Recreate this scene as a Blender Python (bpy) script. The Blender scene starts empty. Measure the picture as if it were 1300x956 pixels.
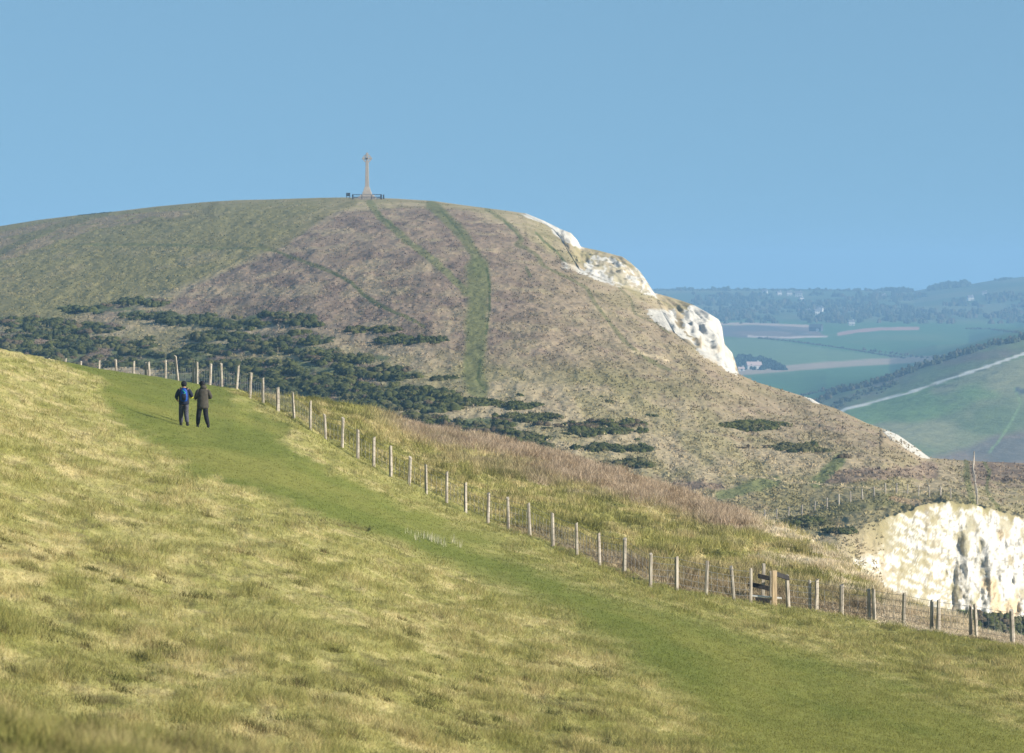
import bpy, math, numpy as np
from math import radians, sin, cos, pi

F = 6000.0      # focal length in units of the 1300-wide picture
YH = 345.0      # row of the eye-level horizon
rng = np.random.default_rng(7)
scene = bpy.context.scene
col = scene.collection

# ------------------------------------------------------------------ helpers
def W(u, y, D):
    return (u - 650.0) / F * D, D, (YH - y) / F * D

def cur(u, pts):
    p = np.array(pts, float)
    return np.interp(u, p[:, 0], p[:, 1])

def smc(arr, n):
    k = np.exp(-(np.arange(-2 * n, 2 * n + 1) / float(n)) ** 2); k /= k.sum()
    return np.convolve(np.pad(arr, 2 * n, mode='edge'), k, 'valid')

def sstep(a, b, x):
    t = np.clip((x - a) / (b - a), 0, 1)
    return t * t * (3 - 2 * t)

def _h(ix, iy, seed):
    n = (ix.astype(np.int64) * 374761393 + iy.astype(np.int64) * 668265263 + seed * 1442695041) & 0xffffffff
    n = ((n ^ (n >> 13)) * 1274126177) & 0xffffffff
    n = (n ^ (n >> 16)) & 0xffffffff
    return n / 4294967295.0

def vnoise(x, y, seed=0):
    ix = np.floor(x); iy = np.floor(y)
    fx = x - ix; fy = y - iy
    fx = fx * fx * (3 - 2 * fx); fy = fy * fy * (3 - 2 * fy)
    ix = ix.astype(np.int64); iy = iy.astype(np.int64)
    a = _h(ix, iy, seed); b = _h(ix + 1, iy, seed); c = _h(ix, iy + 1, seed); d = _h(ix + 1, iy + 1, seed)
    return (a * (1 - fx) + b * fx) * (1 - fy) + (c * (1 - fx) + d * fx) * fy

def fbm(x, y, oct=4, seed=0, gain=.5):
    s = 0; a = 1; t = 0
    for o in range(oct):
        s = s + a * vnoise(x * 2 ** o + 17.3 * o, y * 2 ** o - 9.1 * o, seed + o)
        t += a; a *= gain
    return s / t            # 0..1

def pchip(Dk, zk, Dq):
    """Dk,zk: (K,N) ; Dq: (R,N) -> z"""
    K, N = Dk.shape
    h = np.diff(Dk, axis=0); d = np.diff(zk, axis=0) / h
    m = np.zeros_like(zk)
    for k in range(1, K - 1):
        w1 = 2 * h[k] + h[k - 1]; w2 = h[k] + 2 * h[k - 1]
        ok = d[k - 1] * d[k] > 0
        dd = np.where(ok, (w1 + w2) / np.where(ok, (w1 / np.where(d[k-1]==0,1,d[k-1]) + w2 / np.where(d[k]==0,1,d[k])), 1), 0)
        m[k] = dd
    m[0] = d[0]; m[-1] = d[-1]
    z = np.zeros_like(Dq)
    for k in range(K - 1):
        sel = (Dq >= Dk[k]) if k == K - 2 else ((Dq >= Dk[k]) & (Dq < Dk[k + 1]))
        if k == 0: sel = sel | (Dq < Dk[0])
        t = (Dq - Dk[k]) / h[k]
        t2 = t * t; t3 = t2 * t
        zz = (2*t3-3*t2+1)*zk[k] + (t3-2*t2+t)*h[k]*m[k] + (-2*t3+3*t2)*zk[k+1] + (t3-t2)*h[k]*m[k+1]
        z = np.where(sel, zz, z)
    return z

def seg_dist(u, y, pts):
    """distance in picture units of the ground map to a polyline, with the running parameter's width"""
    best = np.full(np.shape(u), 1e9)
    for (x0, y0), (x1, y1) in zip(pts[:-1], pts[1:]):
        dx, dy = x1 - x0, y1 - y0
        t = np.clip(((u - x0) * dx + (y - y0) * dy) / (dx * dx + dy * dy), 0, 1)
        d = np.hypot(u - x0 - t * dx, y - y0 - t * dy)
        best = np.minimum(best, d)
    return best

def inpoly(u, y, poly):
    c = np.zeros(np.shape(u), bool)
    n = len(poly)
    for i in range(n):
        x0, y0 = poly[i]; x1, y1 = poly[(i + 1) % n]
        if y0 == y1: continue
        c ^= ((y0 > y) != (y1 > y)) & (u < (x1 - x0) * (y - y0) / (y1 - y0) + x0)
    return c

def soft(mask_dist, w):        # 1 inside distance w, fades out over w*.5
    return 1 - sstep(w * .7, w * 1.3, mask_dist)

# ------------------------------------------------------------------ mesh building
def new_mesh(name, V, Fc, mat=None, cols=None, parent=None, smooth=False):
    V = np.asarray(V, np.float32); Fc = np.asarray(Fc, np.int32)
    me = bpy.data.meshes.new(name)
    nf, k = Fc.shape
    me.vertices.add(len(V)); me.vertices.foreach_set('co', V.ravel())
    me.loops.add(nf * k); me.loops.foreach_set('vertex_index', Fc.ravel())
    me.polygons.add(nf); me.polygons.foreach_set('loop_start', np.arange(nf, dtype=np.int32) * k)
    me.polygons.foreach_set('loop_total', np.full(nf, k, np.int32))
    if smooth: me.polygons.foreach_set('use_smooth', np.ones(nf, bool))
    me.update(calc_edges=True)
    if cols is not None:
        a = me.color_attributes.new('Col', 'FLOAT_COLOR', 'POINT')
        c = np.ones((len(V), 4), np.float32); c[:, :3] = np.clip(cols, .004, 1)
        a.data.foreach_set('color', c.ravel())
    if mat: me.materials.append(mat)
    o = bpy.data.objects.new(name, me); col.objects.link(o)
    if parent: o.parent = parent
    return o

def empty(name, loc=(0, 0, 0), rz=0):
    o = bpy.data.objects.new(name, None); col.objects.link(o)
    o.location = loc; o.rotation_euler = (0, 0, rz); o.empty_display_size = .2
    return o

def tag(o, label=None, cat=None, group=None, kind=None):
    if label: o['label'] = label
    if cat: o['category'] = cat
    if group: o['group'] = group
    if kind: o['kind'] = kind
    return o

class MB:
    """collects polygons for one mesh object"""
    def __init__(s): s.v = []; s.f = []
    def add(s, V, Fs):
        b = len(s.v); s.v += [tuple(map(float, p)) for p in V]; s.f += [tuple(b + i for i in f) for f in Fs]
        return s
    def box(s, c, d, rz=0, taper=1.0, lean=(0, 0)):
        cx, cy, cz = c; a, b, h = d[0] / 2, d[1] / 2, d[2] / 2
        V = []
        for k, sg in ((0, -1), (1, 1)):
            t = taper if k else 1
            for px, py in ((-a, -b), (a, -b), (a, b), (-a, b)):
                x = px * t; y = py * t
                V.append((cx + x * cos(rz) - y * sin(rz) + lean[0] * k, cy + x * sin(rz) + y * cos(rz) + lean[1] * k, cz + sg * h))
        return s.add(V, [(3, 2, 1, 0), (4, 5, 6, 7), (0, 1, 5, 4), (1, 2, 6, 5), (2, 3, 7, 6), (3, 0, 4, 7)])
    def tube(s, pts, radii, n=8, caps=True):
        pts = [np.array(p, float) for p in pts]; V = []; Fs = []
        for i, p in enumerate(pts):
            q0 = pts[max(i - 1, 0)]; q1 = pts[min(i + 1, len(pts) - 1)]
            t = q1 - q0; t /= (np.linalg.norm(t) + 1e-9)
            if i == 0:
                up = np.array((0, 0, 1.)) if abs(t[2]) < .7 else np.array((0, 1., 0))
                a = np.cross(up, t)
            else: a = a - t * a.dot(t)
            a /= np.linalg.norm(a); b = np.cross(t, a)
            r = radii[i]; rx, ry = (r if isinstance(r, tuple) else (r, r))
            for k in range(n):
                an = 2 * pi * k / n
                V.append(p + a * rx * cos(an) + b * ry * sin(an))
        for i in range(len(pts) - 1):
            for k in range(n):
                Fs.append((i * n + k, i * n + (k + 1) % n, (i + 1) * n + (k + 1) % n, (i + 1) * n + k))
        if caps:
            Fs.append(tuple(range(n))[::-1]); Fs.append(tuple((len(pts) - 1) * n + k for k in range(n)))
        return s.add(V, Fs)
    def ell(s, c, r, nu=12, nv=8, z0=-1, z1=1):
        V = []; Fs = []
        for j in range(nv + 1):
            zz = z0 + (z1 - z0) * j / nv; ph = math.asin(max(-1, min(1, zz)))
            for k in range(nu):
                a = 2 * pi * k / nu
                V.append((c[0] + r[0] * cos(ph) * cos(a), c[1] + r[1] * cos(ph) * sin(a), c[2] + r[2] * sin(ph)))
        for j in range(nv):
            for k in range(nu):
                Fs.append((j * nu + k, j * nu + (k + 1) % nu, (j + 1) * nu + (k + 1) % nu, (j + 1) * nu + k))
        return s.add(V, Fs)
    def build(s, name, mat, parent=None, smooth=False, bevel=0, subdiv=0):
        me = bpy.data.meshes.new(name); me.from_pydata(s.v, [], s.f); me.update()
        me.materials.append(mat)
        if smooth:
            for p in me.polygons: p.use_smooth = True
        o = bpy.data.objects.new(name, me); col.objects.link(o)
        if parent: o.parent = parent
        if bevel:
            m = o.modifiers.new('bevel', 'BEVEL'); m.width = bevel; m.segments = 2
        if subdiv:
            m = o.modifiers.new('sub', 'SUBSURF'); m.levels = subdiv; m.render_levels = subdiv
        return o

# ------------------------------------------------------------------ materials
def mat_ground(name, scale, bump=.3, spread=.35, rough=.95, transl=0.0, coarse=None):
    m = bpy.data.materials.new(name); m.use_nodes = True
    nt = m.node_tree; N = nt.nodes; L = nt.links; N.clear()
    out = N.new('ShaderNodeOutputMaterial'); bs = N.new('ShaderNodeBsdfPrincipled')
    bs.inputs['Roughness'].default_value = rough; bs.inputs['Specular IOR Level'].default_value = .08
    at = N.new('ShaderNodeAttribute'); at.attribute_name = 'Col'
    tc = N.new('ShaderNodeTexCoord')
    no = N.new('ShaderNodeTexNoise'); no.inputs['Scale'].default_value = scale; no.inputs['Detail'].default_value = 6
    no.inputs['Roughness'].default_value = .65
    L.new(tc.outputs['Object'], no.inputs['Vector'])
    mr = N.new('ShaderNodeMapRange'); mr.inputs[1].default_value = .25; mr.inputs[2].default_value = .75
    mr.inputs[3].default_value = 1 - spread; mr.inputs[4].default_value = 1 + spread
    L.new(no.outputs['Fac'], mr.inputs[0])
    mx = N.new('ShaderNodeVectorMath'); mx.operation = 'SCALE'
    L.new(at.outputs['Color'], mx.inputs[0]); L.new(mr.outputs[0], mx.inputs['Scale'])
    L.new(mx.outputs[0], bs.inputs['Base Color'])
    if bump:
        bp = N.new('ShaderNodeBump'); bp.inputs['Strength'].default_value = bump; bp.inputs['Distance'].default_value = 1.0 / scale
        L.new(no.outputs['Fac'], bp.inputs['Height']); L.new(bp.outputs[0], bs.inputs['Normal'])
    if transl:
        tr = N.new('ShaderNodeBsdfTranslucent'); ms = N.new('ShaderNodeMixShader'); ms.inputs[0].default_value = transl
        L.new(mx.outputs[0], tr.inputs[0]); L.new(bs.outputs[0], ms.inputs[1]); L.new(tr.outputs[0], ms.inputs[2])
        L.new(ms.outputs[0], out.inputs[0])
    else:
        L.new(bs.outputs[0], out.inputs[0])
    return m

def mat_plain(name, c1, c2=None, scale=8.0, rough=.85, stretch=(1, 1, 1), bump=.2, spec=.2, metal=0):
    m = bpy.data.materials.new(name); m.use_nodes = True
    nt = m.node_tree; N = nt.nodes; L = nt.links
    bs = N['Principled BSDF']; bs.inputs['Roughness'].default_value = rough; bs.inputs['Specular IOR Level'].default_value = spec
    bs.inputs['Metallic'].default_value = metal
    tc = N.new('ShaderNodeTexCoord'); mp = N.new('ShaderNodeMapping'); mp.inputs['Scale'].default_value = stretch
    no = N.new('ShaderNodeTexNoise'); no.inputs['Scale'].default_value = scale; no.inputs['Detail'].default_value = 5
    L.new(tc.outputs['Object'], mp.inputs[0]); L.new(mp.outputs[0], no.inputs['Vector'])
    r = N.new('ShaderNodeValToRGB'); r.color_ramp.elements[0].position = .35; r.color_ramp.elements[1].position = .68
    c2 = c2 or tuple(x * .6 for x in c1)
    r.color_ramp.elements[0].color = (*c2, 1); r.color_ramp.elements[1].color = (*c1, 1)
    L.new(no.outputs['Fac'], r.inputs[0]); L.new(r.outputs[0], bs.inputs['Base Color'])
    if bump:
        b = N.new('ShaderNodeBump'); b.inputs['Strength'].default_value = bump; b.inputs['Distance'].default_value = .3 / scale
        L.new(no.outputs['Fac'], b.inputs['Height']); L.new(b.outputs[0], bs.inputs['Normal'])
    return m

M_near = mat_ground('turf', 7.0, .5, .3)
M_hill = mat_ground('downland', .9, .5, .16)
M_far = mat_ground('farmland', .06, .2, .18)
M_grass = mat_ground('grass_blades', 3.0, 0, .2, transl=.3)
M_leaf = mat_ground('shrub_leaves', 1.0, 0, .25, transl=.15)
M_wood = mat_plain('weathered_wood', (.50, .44, .35), (.24, .20, .16), 14, .9, (1, 1, .15))
M_wood_new = mat_plain('newer_wood', (.60, .44, .27), (.38, .28, .17), 14, .9, (1, 1, .15))
M_wood_shade = mat_plain('shaded_wood', (.05, .045, .042), (.025, .022, .02), 14, .9, (1, 1, .2))  # near-black colour stands for the unlit side of the stile rails
M_wire = mat_plain('galvanised_wire', (.3, .3, .3), (.2, .2, .2), 20, .5, metal=.6)
M_granite = mat_plain('pale_granite', (.42, .36, .29), (.32, .27, .22), 2.5, .8)
M_iron = mat_plain('dark_iron', (.05, .055, .06), (.03, .03, .035), 10, .6)
M_navy = mat_plain('navy_cloth', (.022, .027, .05), (.012, .014, .028), 20, .9)
M_grey = mat_plain('grey_cloth', (.085, .082, .105), (.05, .05, .065), 20, .9)
M_olive = mat_plain('olive_brown_cloth', (.075, .065, .05), (.045, .04, .032), 12, .9)
M_black = mat_plain('black_cloth', (.02, .02, .024), (.01, .01, .013), 20, .9)
M_blue = mat_plain('blue_nylon', (.01, .07, .36), (.006, .04, .2), 20, .6)
M_teal = mat_plain('green_trim', (.03, .4, .3), (.02, .3, .2), 20, .6)
M_yellow = mat_plain('yellow_reflective', (.85, .8, .04), (.7, .62, .03), 30, .6)
M_skin = mat_plain('skin', (.5, .3, .22), (.42, .24, .17), 10, .6)
M_hair = mat_plain('hair', (.04, .025, .015), (.02, .013, .01), 40, .7)
M_white = mat_plain('white_render', (.6, .59, .55), (.48, .47, .44), 1, .9)
M_roof = mat_plain('slate_roof', (.2, .19, .2), (.12, .12, .13), 2, .9)
M_rooflight = mat_plain('pinkish_tile_roof', (.52, .4, .36), (.4, .3, .27), 2, .9)
M_glass = mat_plain('window_glass', (.05, .06, .07), (.03, .04, .05), 3, .2, spec=.6, bump=0)
M_barn = mat_plain('dark_barn_cladding', (.07, .08, .09), (.04, .05, .055), 2, .8)

# albedo palette
C = lambda *a: np.array(a, float)
G_PATH = C(.138, .157, .034)
G_ROUGH = C(.31, .285, .10)
G_STRAW = C(.52, .41, .21)
G_MID = C(.20, .195, .05)
G_SLOPE = C(.29, .27, .085)
BROWN = C(.29, .21, .135)
PINK = C(.47, .36, .26)
DKGREEN = C(.06, .085, .022)
SOIL = C(.09, .062, .035)
CHALK = C(.80, .75, .65)

# ================================================================== NEAR DOWN
US = np.unique(np.concatenate([np.linspace(-1600, -80, 50), np.arange(-80, 1390, 1.6), np.linspace(1390, 2900, 50)]))
crest = [(-1600, 300), (-700, 345), (-300, 400), (-100, 432), (0, 446.5), (40, 454), (82, 462), (125, 470), (169, 476.5), (210, 482), (250, 488), (282, 491.5), (300, 495)]
fence_b = [(300, 495), (317, 505), (334, 511), (353, 521), (373.5, 530), (394, 544), (414, 559), (434, 567.5), (454, 581.5), (474, 591), (496, 604), (519, 615.5), (541, 628), (567, 641), (591, 651.5), (619, 664), (645, 673), (673, 680), (702, 693), (732.6, 704), (761, 716.5), (792.5, 728.6), (825.4, 741), (858.6, 748), (896, 754), (932, 760), (953, 763), (981.5, 768), (1000, 771), (1036, 776), (1068, 782), (1110, 790), (1147, 796), (1190, 803.5), (1240, 811), (1286, 818), (1400, 838), (2900, 1000)]
cr_D = [(-1600, 150), (-300, 170), (0, 190), (100, 203), (200, 216), (282, 228), (300, 227)]
fe_D = [(300, 229), (334, 223), (373, 212), (414, 203), (496, 196), (567, 191), (645, 184), (702, 178), (761, 171), (825, 165), (900, 168), (980, 173), (1036, 174.5), (1140, 171), (1286, 163), (1400, 158), (2900, 120)]
edge = [(-1600, 420), (-100, 505), (0, 505), (200, 505), (300, 503), (400, 507), (469, 519), (538, 541), (642, 556), (694, 570), (746, 584), (798, 601), (850, 620), (919, 642), (964, 658), (1006, 671), (1033, 686), (1071, 709), (1092, 726), (1127, 754), (1179, 772), (1213, 785), (1234, 803), (1300, 815), (1400, 835), (2900, 990)]
ed_D = [(-1600, 300), (0, 310), (200, 290), (300, 262), (400, 268), (538, 282), (694, 276), (850, 262), (1000, 236), (1092, 214), (1179, 190), (1234, 177), (1300, 169.5), (1400, 164), (2900, 127)]
def plane_D(u, y):
    return 8.3 / ((y - YH) / F + .25 * (650 - u) / F)

def build_A():
    N = len(US)
    off = 3.0 * sstep(285, 380, US)
    cy = np.where(US < 300, cur(US, crest), cur(US, fence_b)) + off
    cD = np.where(US < 300, cur(US, cr_D), cur(US, fe_D) - 2.0) - off * .5
    fy = np.where(US < 300, cur(US, [(-1600, 400), (-100, 474), (40, 480), (82, 483), (125, 485.5), (169, 487), (210, 487.5), (250, 490), (300, 496)]), cur(US, fence_b))
    fD = np.where(US < 300, cur(US, [(-1600, 260), (0, 262), (100, 255), (210, 243), (300, 229)]), cur(US, fe_D))
    cD = smc(cD, 14); fD = smc(fD, 12); cy = smc(cy, 4)
    fD = np.maximum(fD, cD + 1.5)
    ey = cur(US, edge); eD = np.maximum(cur(US, ed_D), fD + 5)
    fz = (YH - fy) / F * fD
    uc = np.clip(US, -250, 1600)
    bD = 8.3 / ((1000 - YH) / F + .25 * (650 - uc) / F)
    Xs = (US - 650) / F
    keys = [(np.full(N, 3.0), np.full(N, -1.75)),
            (np.full(N, 34.), -3.9 - .18 * np.clip(Xs, -.18, .2) * 34),
            (bD, -(1000 - YH) / F * bD),
            (cD, (YH - cy) / F * cD),
            (fD, fz),
            (eD, (YH - ey) / F * eD)]
    ez = keys[-1][1]
    # one smooth sheet: a row 25 m short of the fence ties the foreground together without creases
    cD_, cz_ = keys[3]; bz_ = keys[2][1]
    mD = smc(cD_, 45) * .62 + bD * .38; mz = smc(cz_, 45) * .60 + smc(bz_, 45) * .40
    keys.insert(3, (mD, mz))
    c = sstep(1000, 1150, US)
    keys.append((eD + 14, ez - 3.5 - 5 * c))
    keys.append((eD + 60, ez - 18 - 12 * c))
    keys.append((eD + 150 - 40 * c, np.full(N, -62.) - 30 * c))
    Dk = np.array([k[0] for k in keys]); zk = np.array([k[1] for k in keys])
    # photographed rows: dense between the bottom row and the fence
    R = []
    def rows(k, n, p=1.0):
        t = (np.arange(n) / n) ** p
        for tt in t: R.append(Dk[k] + (Dk[k + 1] - Dk[k]) * tt)
    rows(0, 8, 1.5); rows(1, 14); rows(2, 250); rows(3, 170); rows(4, 14); rows(5, 130); rows(6, 12); rows(7, 10); rows(8, 8); R.append(Dk[9])
    Dq = np.array(R)
    z = pchip(Dk, zk, Dq)
    # crisp fold at the crest/fence is softened by the hermite; add relief
    X = Xs[None, :] * Dq
    U = np.broadcast_to(US[None, :], Dq.shape)
    Y0 = YH - z / Dq * F
    path = path_mask(U, Y0)
    beyond = sstep(0, 5, Dq - fD[None, :])
    rough = (1 - path)
    n1 = fbm(X * 1.7, Dq * .9, 4, 3) - .5
    n2 = fbm(X * .45, Dq * .22, 3, 11) - .5
    n3 = fbm(X * 6, Dq * 3.5, 3, 5) - .5
    fade = sstep(20, 60, Dq)
    amp = (.05 + .14 * rough) * (1 - beyond) + beyond * .50
    edgew = sstep(0, 1, (Dq - (eD[None, :] - 14)) / 14) * beyond
    z = z + fade * (n1 * amp + n2 * .22 * (.4 + rough) * (1 + 1.0 * beyond) + n3 * .05 * (rough + .3)) * (1 - .5 * edgew)
    # little earth bank along the fence foot, terracette
    fd = Dq - fD[None, :]
    z = z - .16 * np.exp(-((fd + 1.6) / 1.1) ** 2) * sstep(300, 330, U) * (1 - sstep(900, 1000, U))
    # eroded scar in the turf beside the path
    sc = seg_dist(U, Y0, [(405, 661), (430, 663), (452, 667), (466, 671)])
    z = z - .16 * np.exp(-(sc / 2.6) ** 2)
    return Dq, z, X, U, Y0, path, beyond, fD, eD

PATH_L = [(420, 40), (446, 60), (470, 105), (480, 122), (505, 133), (520, 148), (545, 172), (575, 208), (610, 275), (625, 330), (645, 385), (665, 420), (690, 500), (720, 590), (750, 650), (775, 705), (800, 745), (835, 790), (870, 840), (956, 930), (1100, 1050)]
PATH_R = [(420, 120), (446, 190), (470, 235), (482, 262), (492, 286), (505, 308), (530, 336), (560, 372), (600, 430), (640, 500), (660, 560), (680, 610), (700, 640), (725, 700), (750, 765), (775, 850), (800, 940), (830, 1050), (870, 1160), (956, 1400), (1100, 1800)]
def path_mask(U, Y):
    pl = np.array(PATH_L, float); pr = np.array(PATH_R, float)
    l = np.interp(Y, pl[:, 0], pl[:, 1]); r = np.interp(Y, pr[:, 0], pr[:, 1])
    wob = (fbm(U * .02, Y * .05, 3, 21) - .5) * 50
    wob2 = (fbm(U * .05, Y * .15, 3, 23) - .5) * 26
    wl = 12 + 45 * sstep(600, 800, Y); wr = 14 + 75 * sstep(600, 860, Y)
    return sstep(l - wl, l + wl, U + wob + wob2) * (1 - sstep(r - wr, r + wr, U + wob * 1.3 + wob2))

def mixc(a, b, t): return a * (1 - t[..., None]) + b * t[..., None]

def color_A(X, D, U, Y, path, beyond, fD, eD):
    n1 = fbm(X * .5, D * .16, 4, 31); n2 = fbm(X * 2.2, D * .9, 4, 37); n3 = fbm(X * .12, D * .05, 3, 41)
    base = mixc(G_ROUGH + 0 * U[..., None], G_STRAW, sstep(.40, .72, n1 * .35 + n2 * .65) * .62)
    base = mixc(base, G_MID * 1.1, sstep(.42, .70, fbm(X * 1.2 + 50, D * .45, 4, 43)) * .6)
    base = mixc(base, C(.14, .12, .05), sstep(.66, .76, fbm(X * 2.2 + 9, D * .9, 3, 47)) * .6)
    # strip between path and fence, greener
    strip = (1 - sstep(3, 40, np.abs(Y - cur(U, fence_b)))) * sstep(300, 340, U)
    base = mixc(base, G_MID, strip * .5)
    pathc = mixc(G_PATH + 0 * U[..., None], G_MID * 1.05, sstep(.38, .70, n3 * .5 + n1 * .5) * .8 * (1 - .0))
    base = mixc(base, pathc, path)
    # beyond the fence
    b = mixc(G_SLOPE + 0 * U[..., None], G_STRAW * .95, sstep(.42, .66, n2 * .6 + n1 * .4) * .8)
    b = mixc(b, G_MID * .8, sstep(.5, .68, fbm(X * .8 + 5, D * .4, 4, 53)) * .85)
    ey = cur(U, edge); fy = cur(U, fence_b)
    # pink-brown bracken along the far edge
    t = (Y - ey) / np.maximum(fy - ey, 5)
    br = sstep(.50, .30, t + (fbm(X * .25, D * .15, 3, 59) - .5) * .7) * sstep(455, 520, U) * (1 - sstep(930, 985, U)) if False else \
         (1 - sstep(.12, .36, t + (fbm(X * .25, D * .15, 3, 59) - .5) * .6)) * sstep(455, 530, U) * (1 - sstep(945, 985, U))
    b = mixc(b, mixc(PINK + 0 * U[..., None], BROWN, sstep(.45, .65, n2)), br * .9)
    # brown bracken below, at the fence foot on the right
    br2 = (1 - sstep(0, 1, (fy - Y) / cur(U, [(600, 1), (650, 12), (720, 26), (850, 50), (940, 55), (1000, 44), (1100, 40), (1180, 22), (1300, 12)]) + (fbm(X * .5, D * .4, 3, 61) - .5) * .8)) * sstep(610, 650, U)
    b = mixc(b, mixc(PINK * .8 + 0 * U[..., None], BROWN * .8, sstep(.4, .6, n2)), br2 * .85)
    # pale chalk scars
    ch = sstep(.50, .66, fbm(X * .7 + 3, D * .5, 4, 67) + .10 * sstep(930, 1000, U) - .4 * (1 - sstep(880, 960, U)) - .2 * sstep(20, 60, Y - ey) + .12 * sstep(1090, 1130, U)) * sstep(900, 960, U)
    b = mixc(b, CHALK * C(.85, .75, .62), ch * .75)
    out = mixc(base, b, beyond)
    sc = seg_dist(U, Y, [(405, 661), (430, 663), (452, 667), (466, 671)])
    out = mixc(out, SOIL, np.exp(-(sc / 2.4) ** 2) * .9)
    # darker green strip along the fence foot
    fd = np.abs(D - fD[None, :] + 1.0) if D.ndim == 2 else 9
    if D.ndim == 2:
        g = np.exp(-(fd / 1.3) ** 2) * sstep(300, 340, U) * (1 - sstep(880, 960, U)) * sstep(.3, .6, n1 + .1)
        out = mixc(out, DKGREEN * 1.3, g * .7)
    out = out * (.85 + .3 * n2[..., None])
    return out, br, br2

def grid_faces(R, N):
    i = np.arange(R - 1)[:, None] * N + np.arange(N - 1)[None, :]
    return np.stack([i, i + 1, i + 1 + N, i + N], -1).reshape(-1, 4)

class Surf:
    """height lookups on a column grid"""
    def __init__(s, us, D, z):
        s.us = us; s.D = D; s.z = z; s.Y = YH - z / D * F
    def colidx(s, u):
        i = np.clip(np.searchsorted(s.us, u) - 1, 0, len(s.us) - 2)
        return i, (u - s.us[i]) / (s.us[i + 1] - s.us[i])
    def zat(s, X, D):
        u = 650 + F * X / D; i, t = s.colidx(u)
        def one(k, d): return np.interp(d, s.D[:, k], s.z[:, k])
        return one(i, D) * (1 - t) + one(i + 1, D) * t
    def hit(s, u, y, skip=0):
        """nearest visible ground point at picture place (u,y)"""
        i, t = s.colidx(u); k = i if t < .5 else i + 1
        Yc = s.Y[skip:, k]; j = np.argmax(Yc <= y)
        if Yc[j] > y: return None
        if j == 0: D = s.D[skip, k]
        else:
            a, b = Yc[j - 1], Yc[j]; w = (a - y) / max(a - b, 1e-6)
            D = s.D[skip + j - 1, k] * (1 - w) + s.D[skip + j, k] * w
        X = (u - 650) / F * D
        return X, D, float(s.zat(X, D))
    def hits(s, u, y, skip=0):
        """vector version, nearest column"""
        i = np.clip(np.searchsorted(s.us, u), 1, len(s.us) - 1)
        i = np.where(np.abs(s.us[i - 1] - u) < np.abs(s.us[i] - u), i - 1, i)
        D = np.full(len(u), np.nan)
        mn = np.minimum.accumulate(s.Y[skip:], axis=0)
        order = np.argsort(i, kind='stable')
        for k in np.unique(i):
            sel = i == k
            yy = y[sel]; m = mn[:, k]
            j = np.searchsorted(-m, -yy)       # m decreasing
            ok = (j < len(m))
            jj = np.clip(j, 1, len(m) - 1)
            a = m[jj - 1]; b = m[jj]; w = np.clip((a - yy) / np.maximum(a - b, 1e-6), 0, 1)
            d = s.D[skip + jj - 1, k] * (1 - w) + s.D[skip + jj, k] * w
            D[sel] = np.where(ok, d, np.nan)
        X = (u - 650) / F * D
        z = np.full(len(u), np.nan)
        for k in np.unique(i):
            sel = (i == k) & ~np.isnan(D)
            z[sel] = np.interp(D[sel], s.D[:, k], s.z[:, k])
        return X, D, z

DA, ZA, XA, UA, YA, pathA, beyA, fDA, eDA = build_A()
cA, brA, br2A = color_A(XA, DA, UA, YA, pathA, beyA, fDA, eDA)
Rn, Nn = DA.shape
o = new_mesh('grass_hillside', np.stack([XA, DA, ZA], -1).reshape(-1, 3), grid_faces(Rn, Nn), M_near, cA.reshape(-1, 3), smooth=True)
tag(o, kind='structure')
SA = Surf(US, DA, ZA)

# ================================================================== MAIN DOWN, SADDLE AND CLIFFS
sil = [(-1600, 420), (-700, 350), (-200, 305), (0, 287), (50, 279), (100, 273), (150, 268), (200, 262), (260, 256.5), (300, 254), (350, 253), (400, 251.2), (440, 250.5), (500, 252), (550, 255), (600, 262), (640, 267), (668, 271), (690, 280), (700, 285), (712, 291), (725, 296), (733, 305), (737, 313), (745, 315), (760, 318), (790, 326), (800, 333), (812, 344), (820, 355), (830, 371.5), (850, 377), (866, 382), (880, 387), (895, 395), (905, 401), (913, 406), (917.5, 418), (919, 436), (929.6, 448), (935, 464), (938, 475), (960, 485), (1000, 497), (1030, 506), (1040, 512), (1060, 518), (1100, 537), (1120, 544), (1140, 552), (1160, 566), (1180, 581), (1200, 583), (1250, 586), (1300, 588), (1500, 600), (2900, 700)]
foot = [(667, 271.5), (668, 273), (690, 283), (702, 291), (712, 303), (735, 342), (760, 353), (780, 361), (800, 366), (822, 371), (826, 373), (833, 382), (856, 423), (870, 434), (890, 448), (905, 457), (918, 465), (937, 475.5), (939, 475.8), (1018, 502.5), (1020, 503), (1032, 511), (1041, 513), (1118, 545), (1130, 557), (1150, 570), (1170, 581), (1182, 582.5), (1183, 582)]
sil_D = [(-1600, 1600), (0, 1480), (200, 1400), (440, 1300), (600, 1230), (668, 1190), (760, 1110), (830, 1030), (937, 900), (1000, 830), (1060, 775), (1120, 725), (1180, 690), (1300, 675), (2900, 640)]
lip = [(-1600, 480), (0, 478), (100, 490), (200, 500), (300, 515), (400, 528), (540, 560), (700, 590), (850, 640), (930, 668), (1000, 690), (1040, 684), (1100, 664), (1127, 657), (1144, 651), (1175, 640), (1196, 636.5), (1231, 640), (1265, 648), (1300, 656), (1400, 690), (2900, 900)]
lip_D = [(-1600, 800), (0, 740), (200, 700), (400, 640), (540, 600), (700, 575), (850, 545), (1000, 505), (1060, 510), (1100, 516), (1144, 524), (1196, 532), (1250, 537), (1300, 541), (1400, 548), (2900, 600)]

def chalk_mask_big(U, Y, n):
    lb = cur(Y, [(630, 1190), (640, 1178), (650, 1150), (660, 1128), (680, 1122), (698, 1108), (712, 1065), (730, 1060), (760, 1075)])
    return sstep(-8, 26, U - lb + (n - .5) * 60)

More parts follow.
